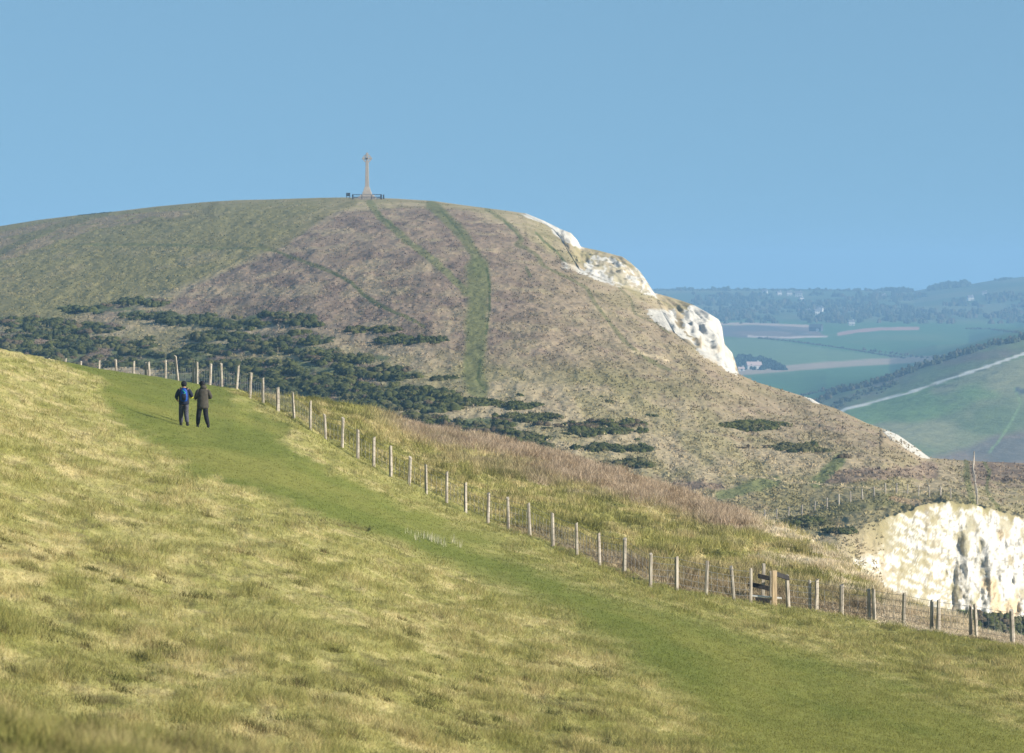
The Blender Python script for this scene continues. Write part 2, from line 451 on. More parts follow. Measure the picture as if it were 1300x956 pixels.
def build_B():
    N = len(US); T = cur(US, sil); Lf = np.maximum(cur(US, foot), T)
    Lf = np.where((US < 667) | ((US > 939) & (US < 1018)) | ((US > 1041) & (US < 1118)) | (US > 1183), T, Lf)
    DL = cur(US, sil_D); ly = cur(US, lip); lD = cur(US, lip_D)
    zl = (YH - ly) / F * lD; zL = (YH - Lf) / F * DL
    c = sstep(1010, 1150, US)
    segs = []; tg = []
    # 0 deep -> cliff bottom
    Db = lD - (90 * (1 - c) + 20 * c); zb = zl - (25 * (1 - c) + 26 * c)
    D0 = Db - (60 * (1 - c) + 30 * c); z0 = np.full(N, -62.) * (1 - c) - 100 * c
    for t in np.linspace(0, 1, 10, endpoint=False): segs.append((D0 + (Db - D0) * t, z0 + (zb - z0) * t)); tg.append((0, t))
    for t in np.linspace(0, 1, 150, endpoint=False):
        e = t ** (1 + .6 * c) if False else t
        zz = zb + (zl - zb) * (1 - (1 - t) ** (1.0 + .5 * (1 - c)))
        # convex rim: steep low down, rounding off above
        tt = t * t * .35 + t * .65
        segs.append((Db + (lD - Db) * tt, zz)); tg.append((1, t))
    DT0 = smc(DL, 20); zT0 = (YH - T) / F * DT0; Ts = smc(T, 40)
    zTs = (YH - Ts) / F * DT0; dzT = zT0 - zTs
    r = (YH - Ts) / F * (DT0 - lD) / (zTs - zl)
    r = np.clip(r, -2.5, .9)
    # where the tangent construction would bulge too far keep it mild
    a = 2 - r; b = r - 1
    sg = np.linspace(0, 1, 1500)[:, None]
    yg = YH - (zl + (zTs - zl) * (a * sg + b * sg * sg) + dzT * sg ** 7) / (lD + (DT0 - lD) * sg) * F
    sL = np.array([sg[min(np.argmax(yg[:, i] <= Lf[i] + .02) if (yg[:, i] <= Lf[i] + .02).any() else 1499, 1499), 0] for i in range(N)])
    sM = np.full(N, sL.min() * .98)
    for t in np.linspace(0, 1, 330, endpoint=False):
        t1 = min(t / .55, 1.0); t2 = max(t - .55, 0) / .45; t2 = 1 - (1 - t2) ** .75
        s = t1 * sM if t2 == 0 else sM + (sL - sM) * t2
        segs.append((lD + (DT0 - lD) * s, zl + (zTs - zl) * (a * s + b * s * s) + dzT * s ** 7)); tg.append((2, t))
    DL = lD + (DT0 - lD) * sL; zL = (YH - Lf) / F * DL
    zT = (YH - T) / F * DL; hgt = np.maximum(zT - zL, 0)
    global WF
    WF = cur(US, [(700, 0), (780, 0), (800, .15), (833, .25), (860, .1), (900, .3), (925, .12), (937, 0), (1200, 0)])
    DT = (DL + hgt * 1.7) * WF + DT0 * (1 - WF) + .01
    for t in np.linspace(0, 1, 70, endpoint=False):
        D = DL + (DT - DL) * (t * WF + (1 - WF) * t ** 1.6); yy = Lf + (T - Lf) * t
        segs.append((D, (YH - yy) / F * D)); tg.append((3, t)); zT = (YH - T) / F * DT
    m = (YH - T) / F
    for dd, dz in ((0, 0), (12, .3), (30, 1.4), (60, 5), (120, 16), (220, 45), (360, 90)):
        segs.append((DT + dd, zT + m * dd - dz)); tg.append((4, dd))
    D = np.array([s[0] for s in segs]); z = np.array([s[1] for s in segs])
    kind = np.array([k for k, _ in tg])[:, None] + np.zeros((1, N)); tv = np.array([t for _, t in tg])[:, None] + np.zeros((1, N))
    return D, z, kind, tv, c, hgt

DB, ZB, KB, TB, cB, hB = build_B()
UB = np.broadcast_to(US[None, :], DB.shape); XB = (UB - 650) / F * DB
YB = YH - ZB / DB * F
nb1 = fbm(XB * .08, DB * .03, 4, 71); nb2 = fbm(XB * .5, DB * .12, 4, 73); nb3 = fbm(XB * 1.4, DB * .5, 3, 79)
cw = cB[None, :] * (KB <= 1)
# big chalk cliff relief: crevice and buttress, then gullied noise
lowz = sstep(0, 1, (YB - cur(UB, lip)) / 60)
crev = cur(YB, [(640, 1232), (680, 1222), (700, 1216), (740, 1214), (800, 1212)])
disp = -1.0 * sstep(-1, 18, UB - crev) * lowz + .7 * np.exp(-((UB - crev + 4) / 5.0) ** 2) * lowz
disp += 3.0 * (1 - sstep(1120, 1200, UB)) * lowz * -1
disp += (fbm(XB * 2.2, ZB * 2.0, 4, 85) - .5) * .8
disp += (fbm(XB * .35, ZB * .10, 4, 83) - .5) * 5.0 * (.25 + .75 * lowz) + (np.abs(fbm(XB * 1.1, ZB * .45, 4, 89) - .5)) * -1.3 * (.2 + .8 * lowz)
DB = DB + disp * cw * (KB == 1) * np.minimum(1, (1 - TB) * 8)
# ridge/noise relief over the hill
chA1 = (KB == 3) * sstep(1.0, 2.5, hB)[None, :]
hillamp = (KB == 2) * np.minimum(1, TB * 25) * np.minimum(1, (1 - TB) * 6)
ZB = ZB + hillamp * ((nb2 - .5) * .55 + (nb1 - .5) * 1.0 + (nb3 - .5) * .28)
rimw = np.exp(-((YB - cur(UB, lip)) / 7.0) ** 2) * cB[None, :] * (KB <= 2)
ZB = ZB + rimw * ((fbm(XB * .9, DB * .05, 4, 231) - .5) * .7 + (fbm(XB * 3, DB * .3, 3, 232) - .5) * .5)
ZB = ZB + (KB == 1) * (1 - cw) * (nb2 - .5) * .4 + cw * (nb3 - .5) * .5
# chalk faces on the far cliffs: columns and ledges
colm = np.abs(fbm(XB * .22 + 3, ZB * .05, 3, 97) - .5) * 2
ledge = fbm(XB * .15, ZB * .5, 3, 101) - .5
small = fbm(XB * .8, ZB * .8, 3, 103) - .5
DB = DB + chA1 * (.5 + .5 * WF[None, :]) * np.minimum(1, TB * 6) * (colm * 4.0 - 1.5 + ledge * 2.5 + small * 2.0)
fl = np.abs(fbm(XB * .30 + 3, DB * .008, 3, 197) - .5) * 2
ZB = ZB + chA1 * np.minimum(1, TB * 6) * np.minimum(1, (1 - TB) * 10) * (small * 1.0 + (fbm(XB * .5, DB * .10, 4, 199) - .5) * 1.3 - fl * sstep(860, 900, UB) * 1.2)
XB = (UB - 650) / F * DB

def near_line(U, Y, pts, w, wobble=3, seed=5):
    d = seg_dist(U, Y, pts) + (fbm(U * .08, Y * .1, 3, seed) - .5) * wobble
    return soft(d, w)

HG_GREEN = C(.205, .182, .078)
HG_TAN = C(.38, .305, .185)
HG_OLIVE = C(.315, .265, .14)
HEATH = C(.275, .20, .14)
HEATH_D = C(.165, .115, .092)
HG_PATH = C(.135, .14, .052)
GORSE_G = C(.055, .075, .026)

def color_B(X, D, U, Y, K, T):
    e = lambda c: c + 0 * U[..., None]
    n1 = fbm(X * .05, D * .022, 4, 111); n2 = fbm(X * .3, D * .06, 4, 113); n3 = fbm(X * 1.0, D * .22, 4, 117)
    ns = fbm(X * .10, D * .10 + X * .02, 4, 119)
    base = mixc(e(HG_TAN), HG_OLIVE, sstep(.38, .65, n2))
    base = mixc(base, HG_GREEN, sstep(.45, .7, n1) * .6)
    # green upper left
    wob = (n1 - .5) * 40
    green_b = cur(Y, [(250, 440), (262, 415), (275, 400), (290, 380), (310, 345), (320, 335), (340, 285), (360, 235), (380, 170), (400, 100), (420, 60)])
    gm = 1 - sstep(-18, 22, U - green_b + wob * .7)
    g = mixc(e(HG_GREEN * 1.05), HG_TAN * .85, sstep(.45, .80, n2 * .5 + n1 * .5) * .6)
    base = mixc(base, g, gm * (1 - sstep(395, 425, Y)))
    # heather on the hill face
    top = cur(U, [(200, 390), (240, 360), (330, 320), (380, 292), (430, 268), (520, 262), (600, 268), (650, 285), (700, 320), (760, 345), (850, 400)])
    bot = cur(U, [(200, 400), (300, 412), (400, 430), (560, 450), (700, 470), (850, 500), (1000, 570), (1100, 590)])
    hm = sstep(-4, 8, Y - top + wob * .4) * (1 - sstep(-30, 25, Y - bot + wob)) * sstep(-15, 20, U - green_b + wob * .5)
    hm *= 1 - .5 * sstep(600, 800, U)
    hc = mixc(e(HEATH), HEATH_D, sstep(.36, .68, n3 * .4 + n2 * .6))
    hc = mixc(hc, HG_TAN, sstep(.5, .68, fbm(X * .2 + 9, D * .07, 4, 121)) * .5)
    base = mixc(base, hc, hm * .9)
    # heather left top corner
    hl = inpoly(U + wob * .4, Y + wob * .15, [(-200, 330), (-200, 300), (0, 292), (60, 283), (150, 272), (245, 268), (230, 277), (120, 290), (60, 312), (0, 330)])
    base = mixc(base, HEATH * .95, hl * .6 * sstep(.35, .55, n2 + .08))
    # speckle of heath over the lower right flank
    base = mixc(base, HEATH_D * 1.3, sstep(.55, .7, n3 * .6 + ns * .4) * .35 * (1 - gm))
    base = mixc(base, HG_GREEN * .8, sstep(.60, .72, fbm(X * .6 + 30, D * .16, 4, 127)) * .25)
    # dark heather belt on the saddle
    belt = np.maximum(soft(seg_dist(U, Y, [(1050, 606), (1120, 601), (1180, 597)]) + (n2 - .5) * 14, 9) * .8,
                      soft(seg_dist(U, Y, [(1240, 600), (1320, 602)]) + (n2 - .5) * 16, 14) * .8)
    belt = np.maximum(belt, soft(seg_dist(U, Y, [(855, 613), (915, 618)]) + (n2 - .5) * 8, 5) * .8)
    base = mixc(base, mixc(e(HEATH_D), HEATH, sstep(.45, .6, n3)), belt)
    # worn and mown tracks
    P = lambda pts, w, colr, s=.85, wb=3: near_line(U, Y, pts, w, wb)[..., None] * s
    def paint(base, pts, w, colr, s=.85, wb=3):
        m = near_line(U, Y, pts, w, wb) * s
        return mixc(base, colr, m)
    base = paint(base, [(548, 260), (562, 272), (576, 286), (592, 304), (604, 325), (609, 345)], 7, HG_PATH)
    base = paint(base, [(606, 340), (608, 370), (606, 400), (603, 440), (600, 470), (606, 492)], 14, HG_PATH * 1.1, .9, 6)
    base = paint(base, [(618, 340), (622, 365), (621, 400), (617, 425)], 1.5, DKGREEN, .8, 1)
    base = paint(base, [(610, 455), (606, 480), (616, 495)], 1.3, DKGREEN, .7, 1)
    base = paint(base, [(560, 268), (575, 283), (590, 303)], 1.3, DKGREEN, .6, 1)
    base = paint(base, [(470, 258), (482, 275), (500, 292), (525, 312), (548, 330), (570, 348), (592, 372)], 4.5, HG_PATH * 1.15, .8)
    base = paint(base, [(480, 270), (492, 283), (505, 292)], 1.2, DKGREEN, .6, 1)
    base = paint(base, [(330, 312), (350, 318), (375, 328), (400, 337), (422, 346), (445, 358), (469, 378), (504, 398), (538, 416)], 2.2, HG_PATH * .85, .85, 2)
    base = paint(base, [(422, 347), (445, 360), (469, 380), (504, 400)], 1.0, DKGREEN, .7, 1)
    base = paint(base, [(335, 316), (362, 308), (385, 292), (400, 280), (420, 268), (450, 258)], 4, HG_GREEN * .85, .7)
    base = paint(base, [(80, 309), (150, 311), (230, 312), (290, 314), (345, 317)], 1.6, HG_PATH, .8, 1.5)
    base = paint(base, [(-60, 345), (0, 321), (41, 299), (86, 283), (135, 271)], 4, HG_PATH, .6)
    base = paint(base, [(180, 284), (230, 278), (262, 268), (275, 258)], 3, HG_GREEN * .7, .6)
    base = paint(base, [(268, 258), (270, 285), (268, 310)], 4, HG_GREEN * .75, .5)
    base = paint(base, [(618, 266), (640, 280), (655, 293), (663, 304), (655, 309), (668, 314), (683, 326), (690, 338), (712, 349), (745, 366), (765, 400), (790, 430), (812, 450), (850, 468)], 2.4, HG_PATH * .95, .65, 2)
    base = paint(base, [(640, 280), (660, 303)], 1.3, DKGREEN, .7, 1)
    base = paint(base, [(680, 295), (690, 306), (706, 318), (718, 334), (722, 340)], 1.3, DKGREEN * 1.3, .7, 1)
    base = paint(base, [(786, 366), (800, 378), (805, 395), (830, 408), (850, 424)], 1.5, HG_PATH * .8, .6, 1.5)
    base = paint(base, [(668, 340), (673, 352)], 2, DKGREEN, .6, 1)
    base = paint(base, [(1066, 584), (1050, 598), (1036, 612)], 8, C(.165, .178, .072), .95, 3)
    base = paint(base, [(985, 611), (950, 620), (915, 630)], 7, C(.165, .178, .072), .9, 5)
    base = paint(base, [(880, 596), (960, 606), (1040, 614), (1110, 621), (1180, 626)], 1.2, HG_TAN * 1.25, .8, 1)
    base = paint(base, [(1227, 586), (1228, 610), (1236, 640)], 4, HG_PATH, .8, 2)
    base = paint(base, [(1250, 588), (1256, 600), (1252, 622), (1268, 645)], 2.2, HG_PATH, .8, 2)
    base = paint(base, [(1130, 636), (1095, 642), (1040, 652)], 8, HG_PATH * 1.05, .5, 5)
    base = paint(base, [(800, 445), (830, 452), (850, 458)], 1.5, HG_TAN * 1.8, .5, 2)
    # under the scrub
    scr = scrub_mask(U, Y, n1)
    base = mixc(base, mixc(e(GORSE_G * 1.6), HEATH_D, sstep(.45, .65, n2)), scr * .8)
    base = base * (.92 + .16 * n3[..., None])
    # ---- chalk
    n4 = fbm(X * .5, D * .1 + (YH - Y) / F * D * .5, 4, 131); Zs = (YH - Y) / F * D
    n5 = fbm(X * .35, Zs * .7, 4, 137); n6 = fbm(X * 1.2, Zs * 1.4, 4, 139)
    chk = CHALK * (.46 + .40 * fbm(X * .9, Zs * .35, 4, 239, .7)[..., None]) * mixc(e(C(1, 1, 1)), C(1.0, .86, .66), sstep(.58, .75, n5) * .7)
    f1 = (K == 3) & (U < 741)
    m = np.where((U < 716) & f1, 1.0, 0.0)
    p1 = inpoly(U, Y, [(660, 271), (700, 283), (712, 288), (728, 294), (742, 316), (728, 313), (716, 306), (702, 296), (700, 291), (708, 290), (690, 284), (668, 276)])
    m = np.maximum(m, p1 * 1.0)
    n7 = fbm(U * .35, Y * .45, 3, 211)
    p2 = inpoly(U + (n7 - .5) * 16, Y + (n7 - .5) * 7 + (n5 - .5) * 5, [(716, 333), (725, 337), (742, 343), (746, 330), (758, 326), (776, 328), (792, 336), (800, 343), (805, 338), (796, 331), (806, 334), (818, 350), (833, 372), (833, 378), (800, 368), (780, 363), (755, 354), (714, 340)])
    g2 = inpoly(U + (n7 - .5) * 18, Y + (n5 - .5) * 8, [(768, 342), (778, 341), (800, 354), (796, 360), (775, 352)]) | ((sstep(.5, .56, n5 * .5 + n7 * .5) * (U > 745) * (Y > 330)) > .5)
    m = np.maximum(m, np.where(p2, 1 - .75 * g2, 0))
    p3 = inpoly(U + (n7 - .5) * 10, Y + (n5 - .5) * 6, [(820, 393), (836, 391), (856, 394), (860, 402), (856, 412), (866, 418), (880, 425), (884, 432), (868, 421), (866, 408), (868, 394), (878, 386), (884, 386), (900, 392), (925, 400), (936.5, 477), (900, 458), (886, 446), (868, 430), (850, 420), (836, 409)])
    g3 = sstep(.56, .62, n5) * (U < 890) * (Y > 414)
    m = np.maximum(m, p3 * (1 - .8 * g3))
    sl = (K == 3) & (((U > 1018) & (U < 1041)) | ((U > 1120) & (U < 1183)))
    m = np.maximum(m, sl * 1.0)
    m = np.maximum(m, soft(seg_dist(U, Y, [(1021, 502), (1038, 511)]), 1.6))
    m = np.maximum(m, soft(seg_dist(U, Y, [(1128, 546), (1150, 559), (1178, 580)]), 1.8) * 1.0)
    rimd = Y - cur(U, lip) - 3 + (fbm(X * 1.0, X * .2, 4, 145) - .5) * 26 + (fbm(X * 3.0, Zs * 2, 3, 146) - .5) * 8
    big = chalk_mask_big(U, Y, n5 * .5 + fbm(X * .15, Zs * .35, 3, 141) * .5) * (K <= 1) * sstep(-2, 3, rimd)
    # grassy streaks on the upper left of the cliff
    dg = X * .45 + Zs
    strk = sstep(.44, .56, fbm(X * .7, dg * 3.4, 5, 143, .6) * .6 + fbm(X * 1.3, dg * 6.0, 4, 147) * .4) * (1 - sstep(1160, 1228, U - (Y - 640) * .25) * .8)
    chk = np.where((K <= 1)[..., None], CHALK * (.50 + .50 * fbm(X * 2.6, Zs * .9, 5, 151, .7)[..., None]) * mixc(e(C(1, 1, 1)), C(.95, .74, .48), sstep(.60, .72, fbm(X * .45 + 4, Zs * .4, 4, 153)) * .8)
                   * (1 - .5 * sstep(.60, .68, fbm(X * 3.2, Zs * 2.2, 4, 157)))[..., None], chk)
    veg_shade = sstep(.60, .68, fbm(X * 1.1 + 7, Zs * .8, 4, 149) + .22 * np.exp(-((U - cur(Y, [(640, 1238), (680, 1226), (700, 1219), (740, 1217), (800, 1212)])) / 7) ** 2)) * sstep(-1, 1, 790 - Y)  # patchy growth, thickened along the crevice to colour in its shadow
    big2 = big * (1 - .8 * strk) * (1 - .7 * veg_shade)
    rim = soft(seg_dist(U, Y, [(1175, 641), (1196, 638), (1231, 642), (1265, 651), (1300, 659)]) + (n5 - .5) * 4, 2.5) * 0
    m = np.maximum(m, np.maximum(big2, rim))
    earth = soft(seg_dist(U, Y, [(1133, 634), (1150, 637), (1166, 639)]) + (n5 - .5) * 3, 3)
    base = mixc(base, C(.42, .30, .18), earth * .8)
    # dark overhangs overgrown with ivy at the foot of the right hand cliff
    out = mixc(base, chk, m)
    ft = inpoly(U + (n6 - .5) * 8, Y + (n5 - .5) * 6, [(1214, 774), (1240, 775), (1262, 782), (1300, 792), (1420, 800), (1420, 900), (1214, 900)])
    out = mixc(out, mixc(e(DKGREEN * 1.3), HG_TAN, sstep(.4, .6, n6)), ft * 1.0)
    return out

def ell(U, Y, cx, cy, w, h):
    return ((U - cx) / w) ** 2 + ((Y - cy) / h) ** 2
SCRUB = [(120, 392, 48, 5), (178, 384, 36, 5), (190, 400, 38, 5), (245, 406, 46, 7), (300, 412, 36, 6), (345, 404, 56, 6), (392, 411, 18, 4),
         (35, 408, 60, 6), (115, 415, 42, 7), (40, 432, 75, 16), (130, 440, 62, 12), (185, 449, 30, 6), (272, 427, 36, 6), (360, 430, 62, 8), (300, 444, 90, 7), (402, 446, 32, 5),
         (60, 456, 110, 14), (240, 460, 75, 10), (330, 466, 100, 9), (440, 455, 60, 6), (300, 485, 130, 13), (440, 474, 95, 11), (410, 497, 140, 13),
         (520, 500, 65, 8), (500, 516, 90, 7), (620, 538, 38, 7)]
def scrub_mask(U, Y, n):
    m = np.zeros(np.shape(U))
    for cx, cy, w, h in SCRUB:
        m = np.maximum(m, 1 - sstep(.65, 1.25, ell(U, Y, cx, cy, w, h) + (n - .5) * .8))
    return m

YBp = YH - ZB / DB * F
cBcol = color_B(XB, DB, UB, np.where(KB == 3, YB, YB), KB, TB)
Rb, Nb = DB.shape
o = new_mesh('chalk_down', np.stack([XB, DB, ZB], -1).reshape(-1, 3), grid_faces(Rb, Nb), M_hill, cBcol.reshape(-1, 3), smooth=True)
tag(o, kind='structure')
SB = Surf(US, DB, ZB)
SKB = 10

# ================================================================== FAR COUNTRY
UF = np.unique(np.concatenate([np.linspace(-2600, 700, 60), np.arange(700, 1380, 2.0), np.linspace(1380, 3900, 60)]))
fsil = [(-2600, 366), (830, 367), (900, 367), (1000, 367), (1090, 368), (1130, 368), (1160, 369), (1178, 366), (1200, 363), (1232, 360), (1270, 354), (1300, 351), (1500, 345), (2200, 350), (3900, 352)]
hedge_y = [(-2600, 512), (1000, 512), (1040, 509), (1065, 495), (1113, 485), (1161, 468), (1213, 451), (1258, 437), (1300, 429), (1500, 400), (2000, 390), (3900, 390)]
def build_F():
    N = len(UF); hy = smc(cur(UF, hedge_y), 14); s = cur(UF, fsil)
    keys = [(1500, None, -119.5), (2300, 600, None), (2900, hy, None), (3150, hy - 3, None), (3900, np.minimum(hy - 9, 470), None), (4700, np.minimum(hy - 14, 432), None),
            (5300, np.minimum(hy - 18, 413), None), (6000, np.minimum(hy - 28, 397), None), (6800, s + 12, None), (7600, s, None), (8100, None, -60.), (8800, None, -90.)]
    Dk = []; zk = []
    for D, y, z in keys:
        Dk.append(np.full(N, float(D))); zk.append(np.full(N, float(z)) if z is not None else (YH - y) / F * D + 0 * UF)
    Dk = np.array(Dk); zk = np.array(zk)
    R = []
    for k, n in enumerate([4, 70, 12, 30, 26, 22, 22, 26, 16, 3, 3]):
        for t in np.arange(n) / n: R.append(Dk[k] + (Dk[k + 1] - Dk[k]) * t)
    R.append(Dk[-1]); Dq = np.array(R)
    z = pchip(Dk, zk, Dq)
    X = (UF[None, :] - 650) / F * Dq
    z = z + (fbm(X * .012, Dq * .008, 3, 151) - .5) * cur(Dq, [(1500, 1), (2300, 4), (2900, 2), (8000, 3)]) 
    return X, Dq, z
XF, DF, ZF = build_F()
UFg = np.broadcast_to(UF[None, :], DF.shape)
YF = YH - ZF / DF * F
def color_F(X, D, U, Y):
    e = lambda c: c + 0 * U[..., None]
    n1 = fbm(X * .01, D * .004, 4, 161); n2 = fbm(X * .04, D * .012, 4, 163)
    g1 = C(.06, .14, .045); g2 = C(.09, .15, .055); tan = C(.30, .23, .14); dk = C(.06, .08, .035)
    base = mixc(e(g1), g2, sstep(.35, .65, n1))
    def paint(base, pts, w, c, s=.9, wb=2): return mixc(base, c, near_line(U, Y, pts, w, wb) * s)
    lower = inpoly(U, Y, [(900, 490), (960, 478), (1060, 470), (1200, 458), (1060, 505), (900, 505)])
    base = mixc(base, g1 * .95, lower * .8)
    mid = inpoly(U, Y, [(900, 432), (965, 430), (1060, 444), (1150, 456), (1000, 470), (900, 475)])
    base = mixc(base, C(.12, .18, .07), mid * .9)
    base = paint(base, [(880, 476), (960, 471), (1030, 465), (1100, 460), (1195, 455)], 4, C(.36, .27, .2), .85, 1)
    base = paint(base, [(1065, 424), (1090, 420), (1120, 417.5), (1165, 417)], 2.2, C(.42, .24, .2), .85, 1)
    purp = inpoly(U, Y + (n2 - .5) * 4, [(880, 414), (960, 413), (1030, 415), (1050, 427), (1010, 430), (960, 429), (880, 428)])
    base = mixc(base, mixc(e(C(.2, .14, .13)), C(.12, .1, .1), sstep(.4, .6, n2)), purp * .85)
    base = paint(base, [(880, 411.5), (960, 411), (1025, 414)], 1.6, C(.5, .36, .28), .8, 1)
    base = paint(base, [(950, 427), (1000, 428.5), (1050, 427)], 1.0, C(.55, .45, .38), .8, 1)
    # heath either side of the hedge belt, golf slope below the white track
    track = cur(U, [(1040, 533), (1075, 519), (1151, 499.6), (1196, 484), (1248, 467), (1300, 449), (1400, 415)])
    hd = cur(U, hedge_y)
    strip = (Y > hd) & (Y < track) & (U > 1030)
    base = mixc(base, mixc(e(C(.19, .15, .11)), C(.16, .2, .08), sstep(.4, .62, n2 * .6 + n1 * .4)), strip * .9)
    golf = (Y >= track - 2) & (U > 1000) & (Y < 610)
    gc = mixc(e(C(.14, .18, .07)), C(.26, .26, .13), sstep(.40, .62, n2 * .5 + n1 * .5))
    gc = mixc(gc, C(.15, .24, .07), sstep(.55, .7, fbm(X * .02 + 4, D * .01, 3, 167)) * .9)
    base = mixc(base, gc, golf * 1.0)
    marsh = golf * sstep(0, 12, Y - cur(U, [(1080, 568), (1180, 572), (1230, 562), (1265, 545), (1300, 540)]) + (n2 - .5) * 14)
    base = mixc(base, mixc(e(C(.23, .16, .13)), C(.13, .11, .1), sstep(.4, .6, n2)), marsh * .8)
    base = paint(base, [(1040, 533), (1075, 519), (1151, 499.6), (1196, 484), (1248, 467), (1300, 449), (1400, 415)], 1.5, C(.75, .7, .6), .95, .6)
    base = paint(base, [(1288, 492), (1296, 512), (1282, 538), (1268, 560), (1255, 575)], 1.4, C(.22, .3, .12), .8, 1)
    base = paint(base, [(1292, 495), (1300, 497)], 3.5, C(.06, .08, .1), .8, 1)
    for a, b, l in ((1180, 489, 8), (1245, 470, 6), (1200, 490, 14), (1263, 474, 4), (1090, 545, 5)):
        base = paint(base, [(a - l, b + 1), (a + l, b - 1)], 1.3, dk, .6, 1)
    hills = 1 - sstep(404, 411, Y - .00 * U)
    hc = mixc(e(C(.07, .11, .05)), C(.12, .14, .07), sstep(.4, .6, n1))
    base = mixc(base, hc, hills * 1.0)
    return base
cF = color_F(XF, DF, UFg, YF)
o = new_mesh('farmland', np.stack([XF, DF, ZF], -1).reshape(-1, 3), grid_faces(*DF.shape), M_far, cF.reshape(-1, 3), smooth=True)
tag(o, kind='structure')
SF = Surf(UF, DF, ZF)

sea = mat_plain('sea_water', (.03, .07, .09), (.02, .05, .07), .05, .25, spec=.5)
V = [(-5800, -40, -125), (5800, -40, -125), (5800, 9900, -125), (-5800, 9900, -125)]
tag(new_mesh('sea', V, [(0, 1, 2, 3)], sea), kind='structure')

# ================================================================== VEGETATION
def tri_cloud(P, size, cols, up=.0, rg=rng):
    """P (n,3) leaf centres -> random triangles"""
    n = len(P)
    a = rg.normal(size=(n, 3)); a /= np.linalg.norm(a, axis=1)[:, None]
    b = rg.normal(size=(n, 3)); b -= (b * a).sum(1)[:, None] * a; b /= np.linalg.norm(b, axis=1)[:, None]
    s = (np.asarray(size) * np.ones(n))[:, None] * rg.uniform(.6, 1.3, (n, 1))
    V = np.stack([P - a * s * .6 - b * s * .5, P + a * s * .7, P - a * s * .3 + b * s * .7], 1).reshape(-1, 3)
    Fc = np.arange(3 * n).reshape(n, 3)
    return V, Fc, np.repeat(cols, 3, axis=0)

def blades(P, h, width, cols, lean=.35, rg=rng):
    n = len(P); h = h[:, None] if np.ndim(h) else h
    a = rg.uniform(0, 2 * pi, n); side = np.stack([np.cos(a), np.sin(a), 0 * a], 1)
    tip = P + np.concatenate([rg.normal(size=(n, 2)) * lean, np.ones((n, 1))], 1) * h * rg.uniform(.6, 1.2, (n, 1))
    w = (width if np.ndim(width) == 0 else np.asarray(width)[:, None])
    V = np.stack([P - side * w / 2, P + side * w / 2, tip], 1).reshape(-1, 3)
    return V, np.arange(3 * n).reshape(n, 3), np.repeat(cols, 3, axis=0)

def cat(parts):
    V = []; Fc = []; Cc = []; b = 0
    for v, f, c in parts:
        V.append(v); Fc.append(f + b); Cc.append(c); b += len(v)
    return np.concatenate(V), np.concatenate(Fc), np.concatenate(Cc)

def bush_arrays(c, rx, ry, rz, nleaf, leaf, colr, rg=rng, lumps=6):
    """a low shrub: several overlapping domes of leaf clumps over a twiggy core"""
    ang = rg.uniform(0, 2 * pi, lumps); rad = np.sqrt(rg.uniform(0, 1, lumps)) * .62
    lc = np.stack([np.cos(ang) * rad * rx, np.sin(ang) * rad * ry, rg.uniform(.0, .35, lumps) * rz], 1)
    lr = np.stack([rg.uniform(.35, .6, lumps) * rx, rg.uniform(.35, .6, lumps) * ry, rg.uniform(.45, .75, lumps) * rz], 1)
    k = rg.integers(0, lumps, nleaf)
    d = rg.normal(size=(nleaf, 3)); d[:, 2] = np.abs(d[:, 2]) * .9 - .15
    d /= np.linalg.norm(d, axis=1)[:, None]
    P = lc[k] + d * lr[k] * rg.uniform(.8, 1.08, (nleaf, 1))
    P[:, 2] = np.maximum(P[:, 2], 0) ; P += np.array(c)
    cc = colr * rg.uniform(.65, 1.35, (nleaf, 1))
    parts = [tri_cloud(P, leaf, cc, rg=rg)]
    # core domes
    for i in range(lumps):
        nu, nv = 7, 3
        th = np.linspace(0, 2 * pi, nu, endpoint=False); ph = np.array([-.3, .35, .95])
        g = np.array([(np.cos(p) * np.cos(t), np.cos(p) * np.sin(t), np.sin(p)) for p in ph for t in th] + [(0, 0, 1)])
        Vv = lc[i] + g * lr[i] * .86 * rg.uniform(.9, 1.1, (len(g), 1)) + np.array(c)
        Ff = []
        for j in range(nv - 1):
            for q in range(nu):
                a0 = j * nu + q; b0 = j * nu + (q + 1) % nu
                Ff += [(a0, b0, b0 + nu), (a0, b0 + nu, a0 + nu)]
        for q in range(nu): Ff.append(((nv - 1) * nu + q, (nv - 1) * nu + (q + 1) % nu, nv * nu))
        parts.append((Vv, np.array(Ff), np.repeat((colr * .8)[None, :], len(Vv), 0)))
    return cat(parts)

# --- grass blades on the near down (stuff)
def scatter_screen(surf, n, umin, umax, ytop, ybot, skip=0, rg=rng):
    u = rg.uniform(umin, umax, n); t = rg.uniform(0, 1, n)
    yt = ytop(u); y = yt + (ybot(u) - yt) * t
    X, D, z = surf.hits(u, y, skip)
    ok = ~np.isnan(D)
    return u[ok], y[ok], X[ok], D[ok], z[ok]

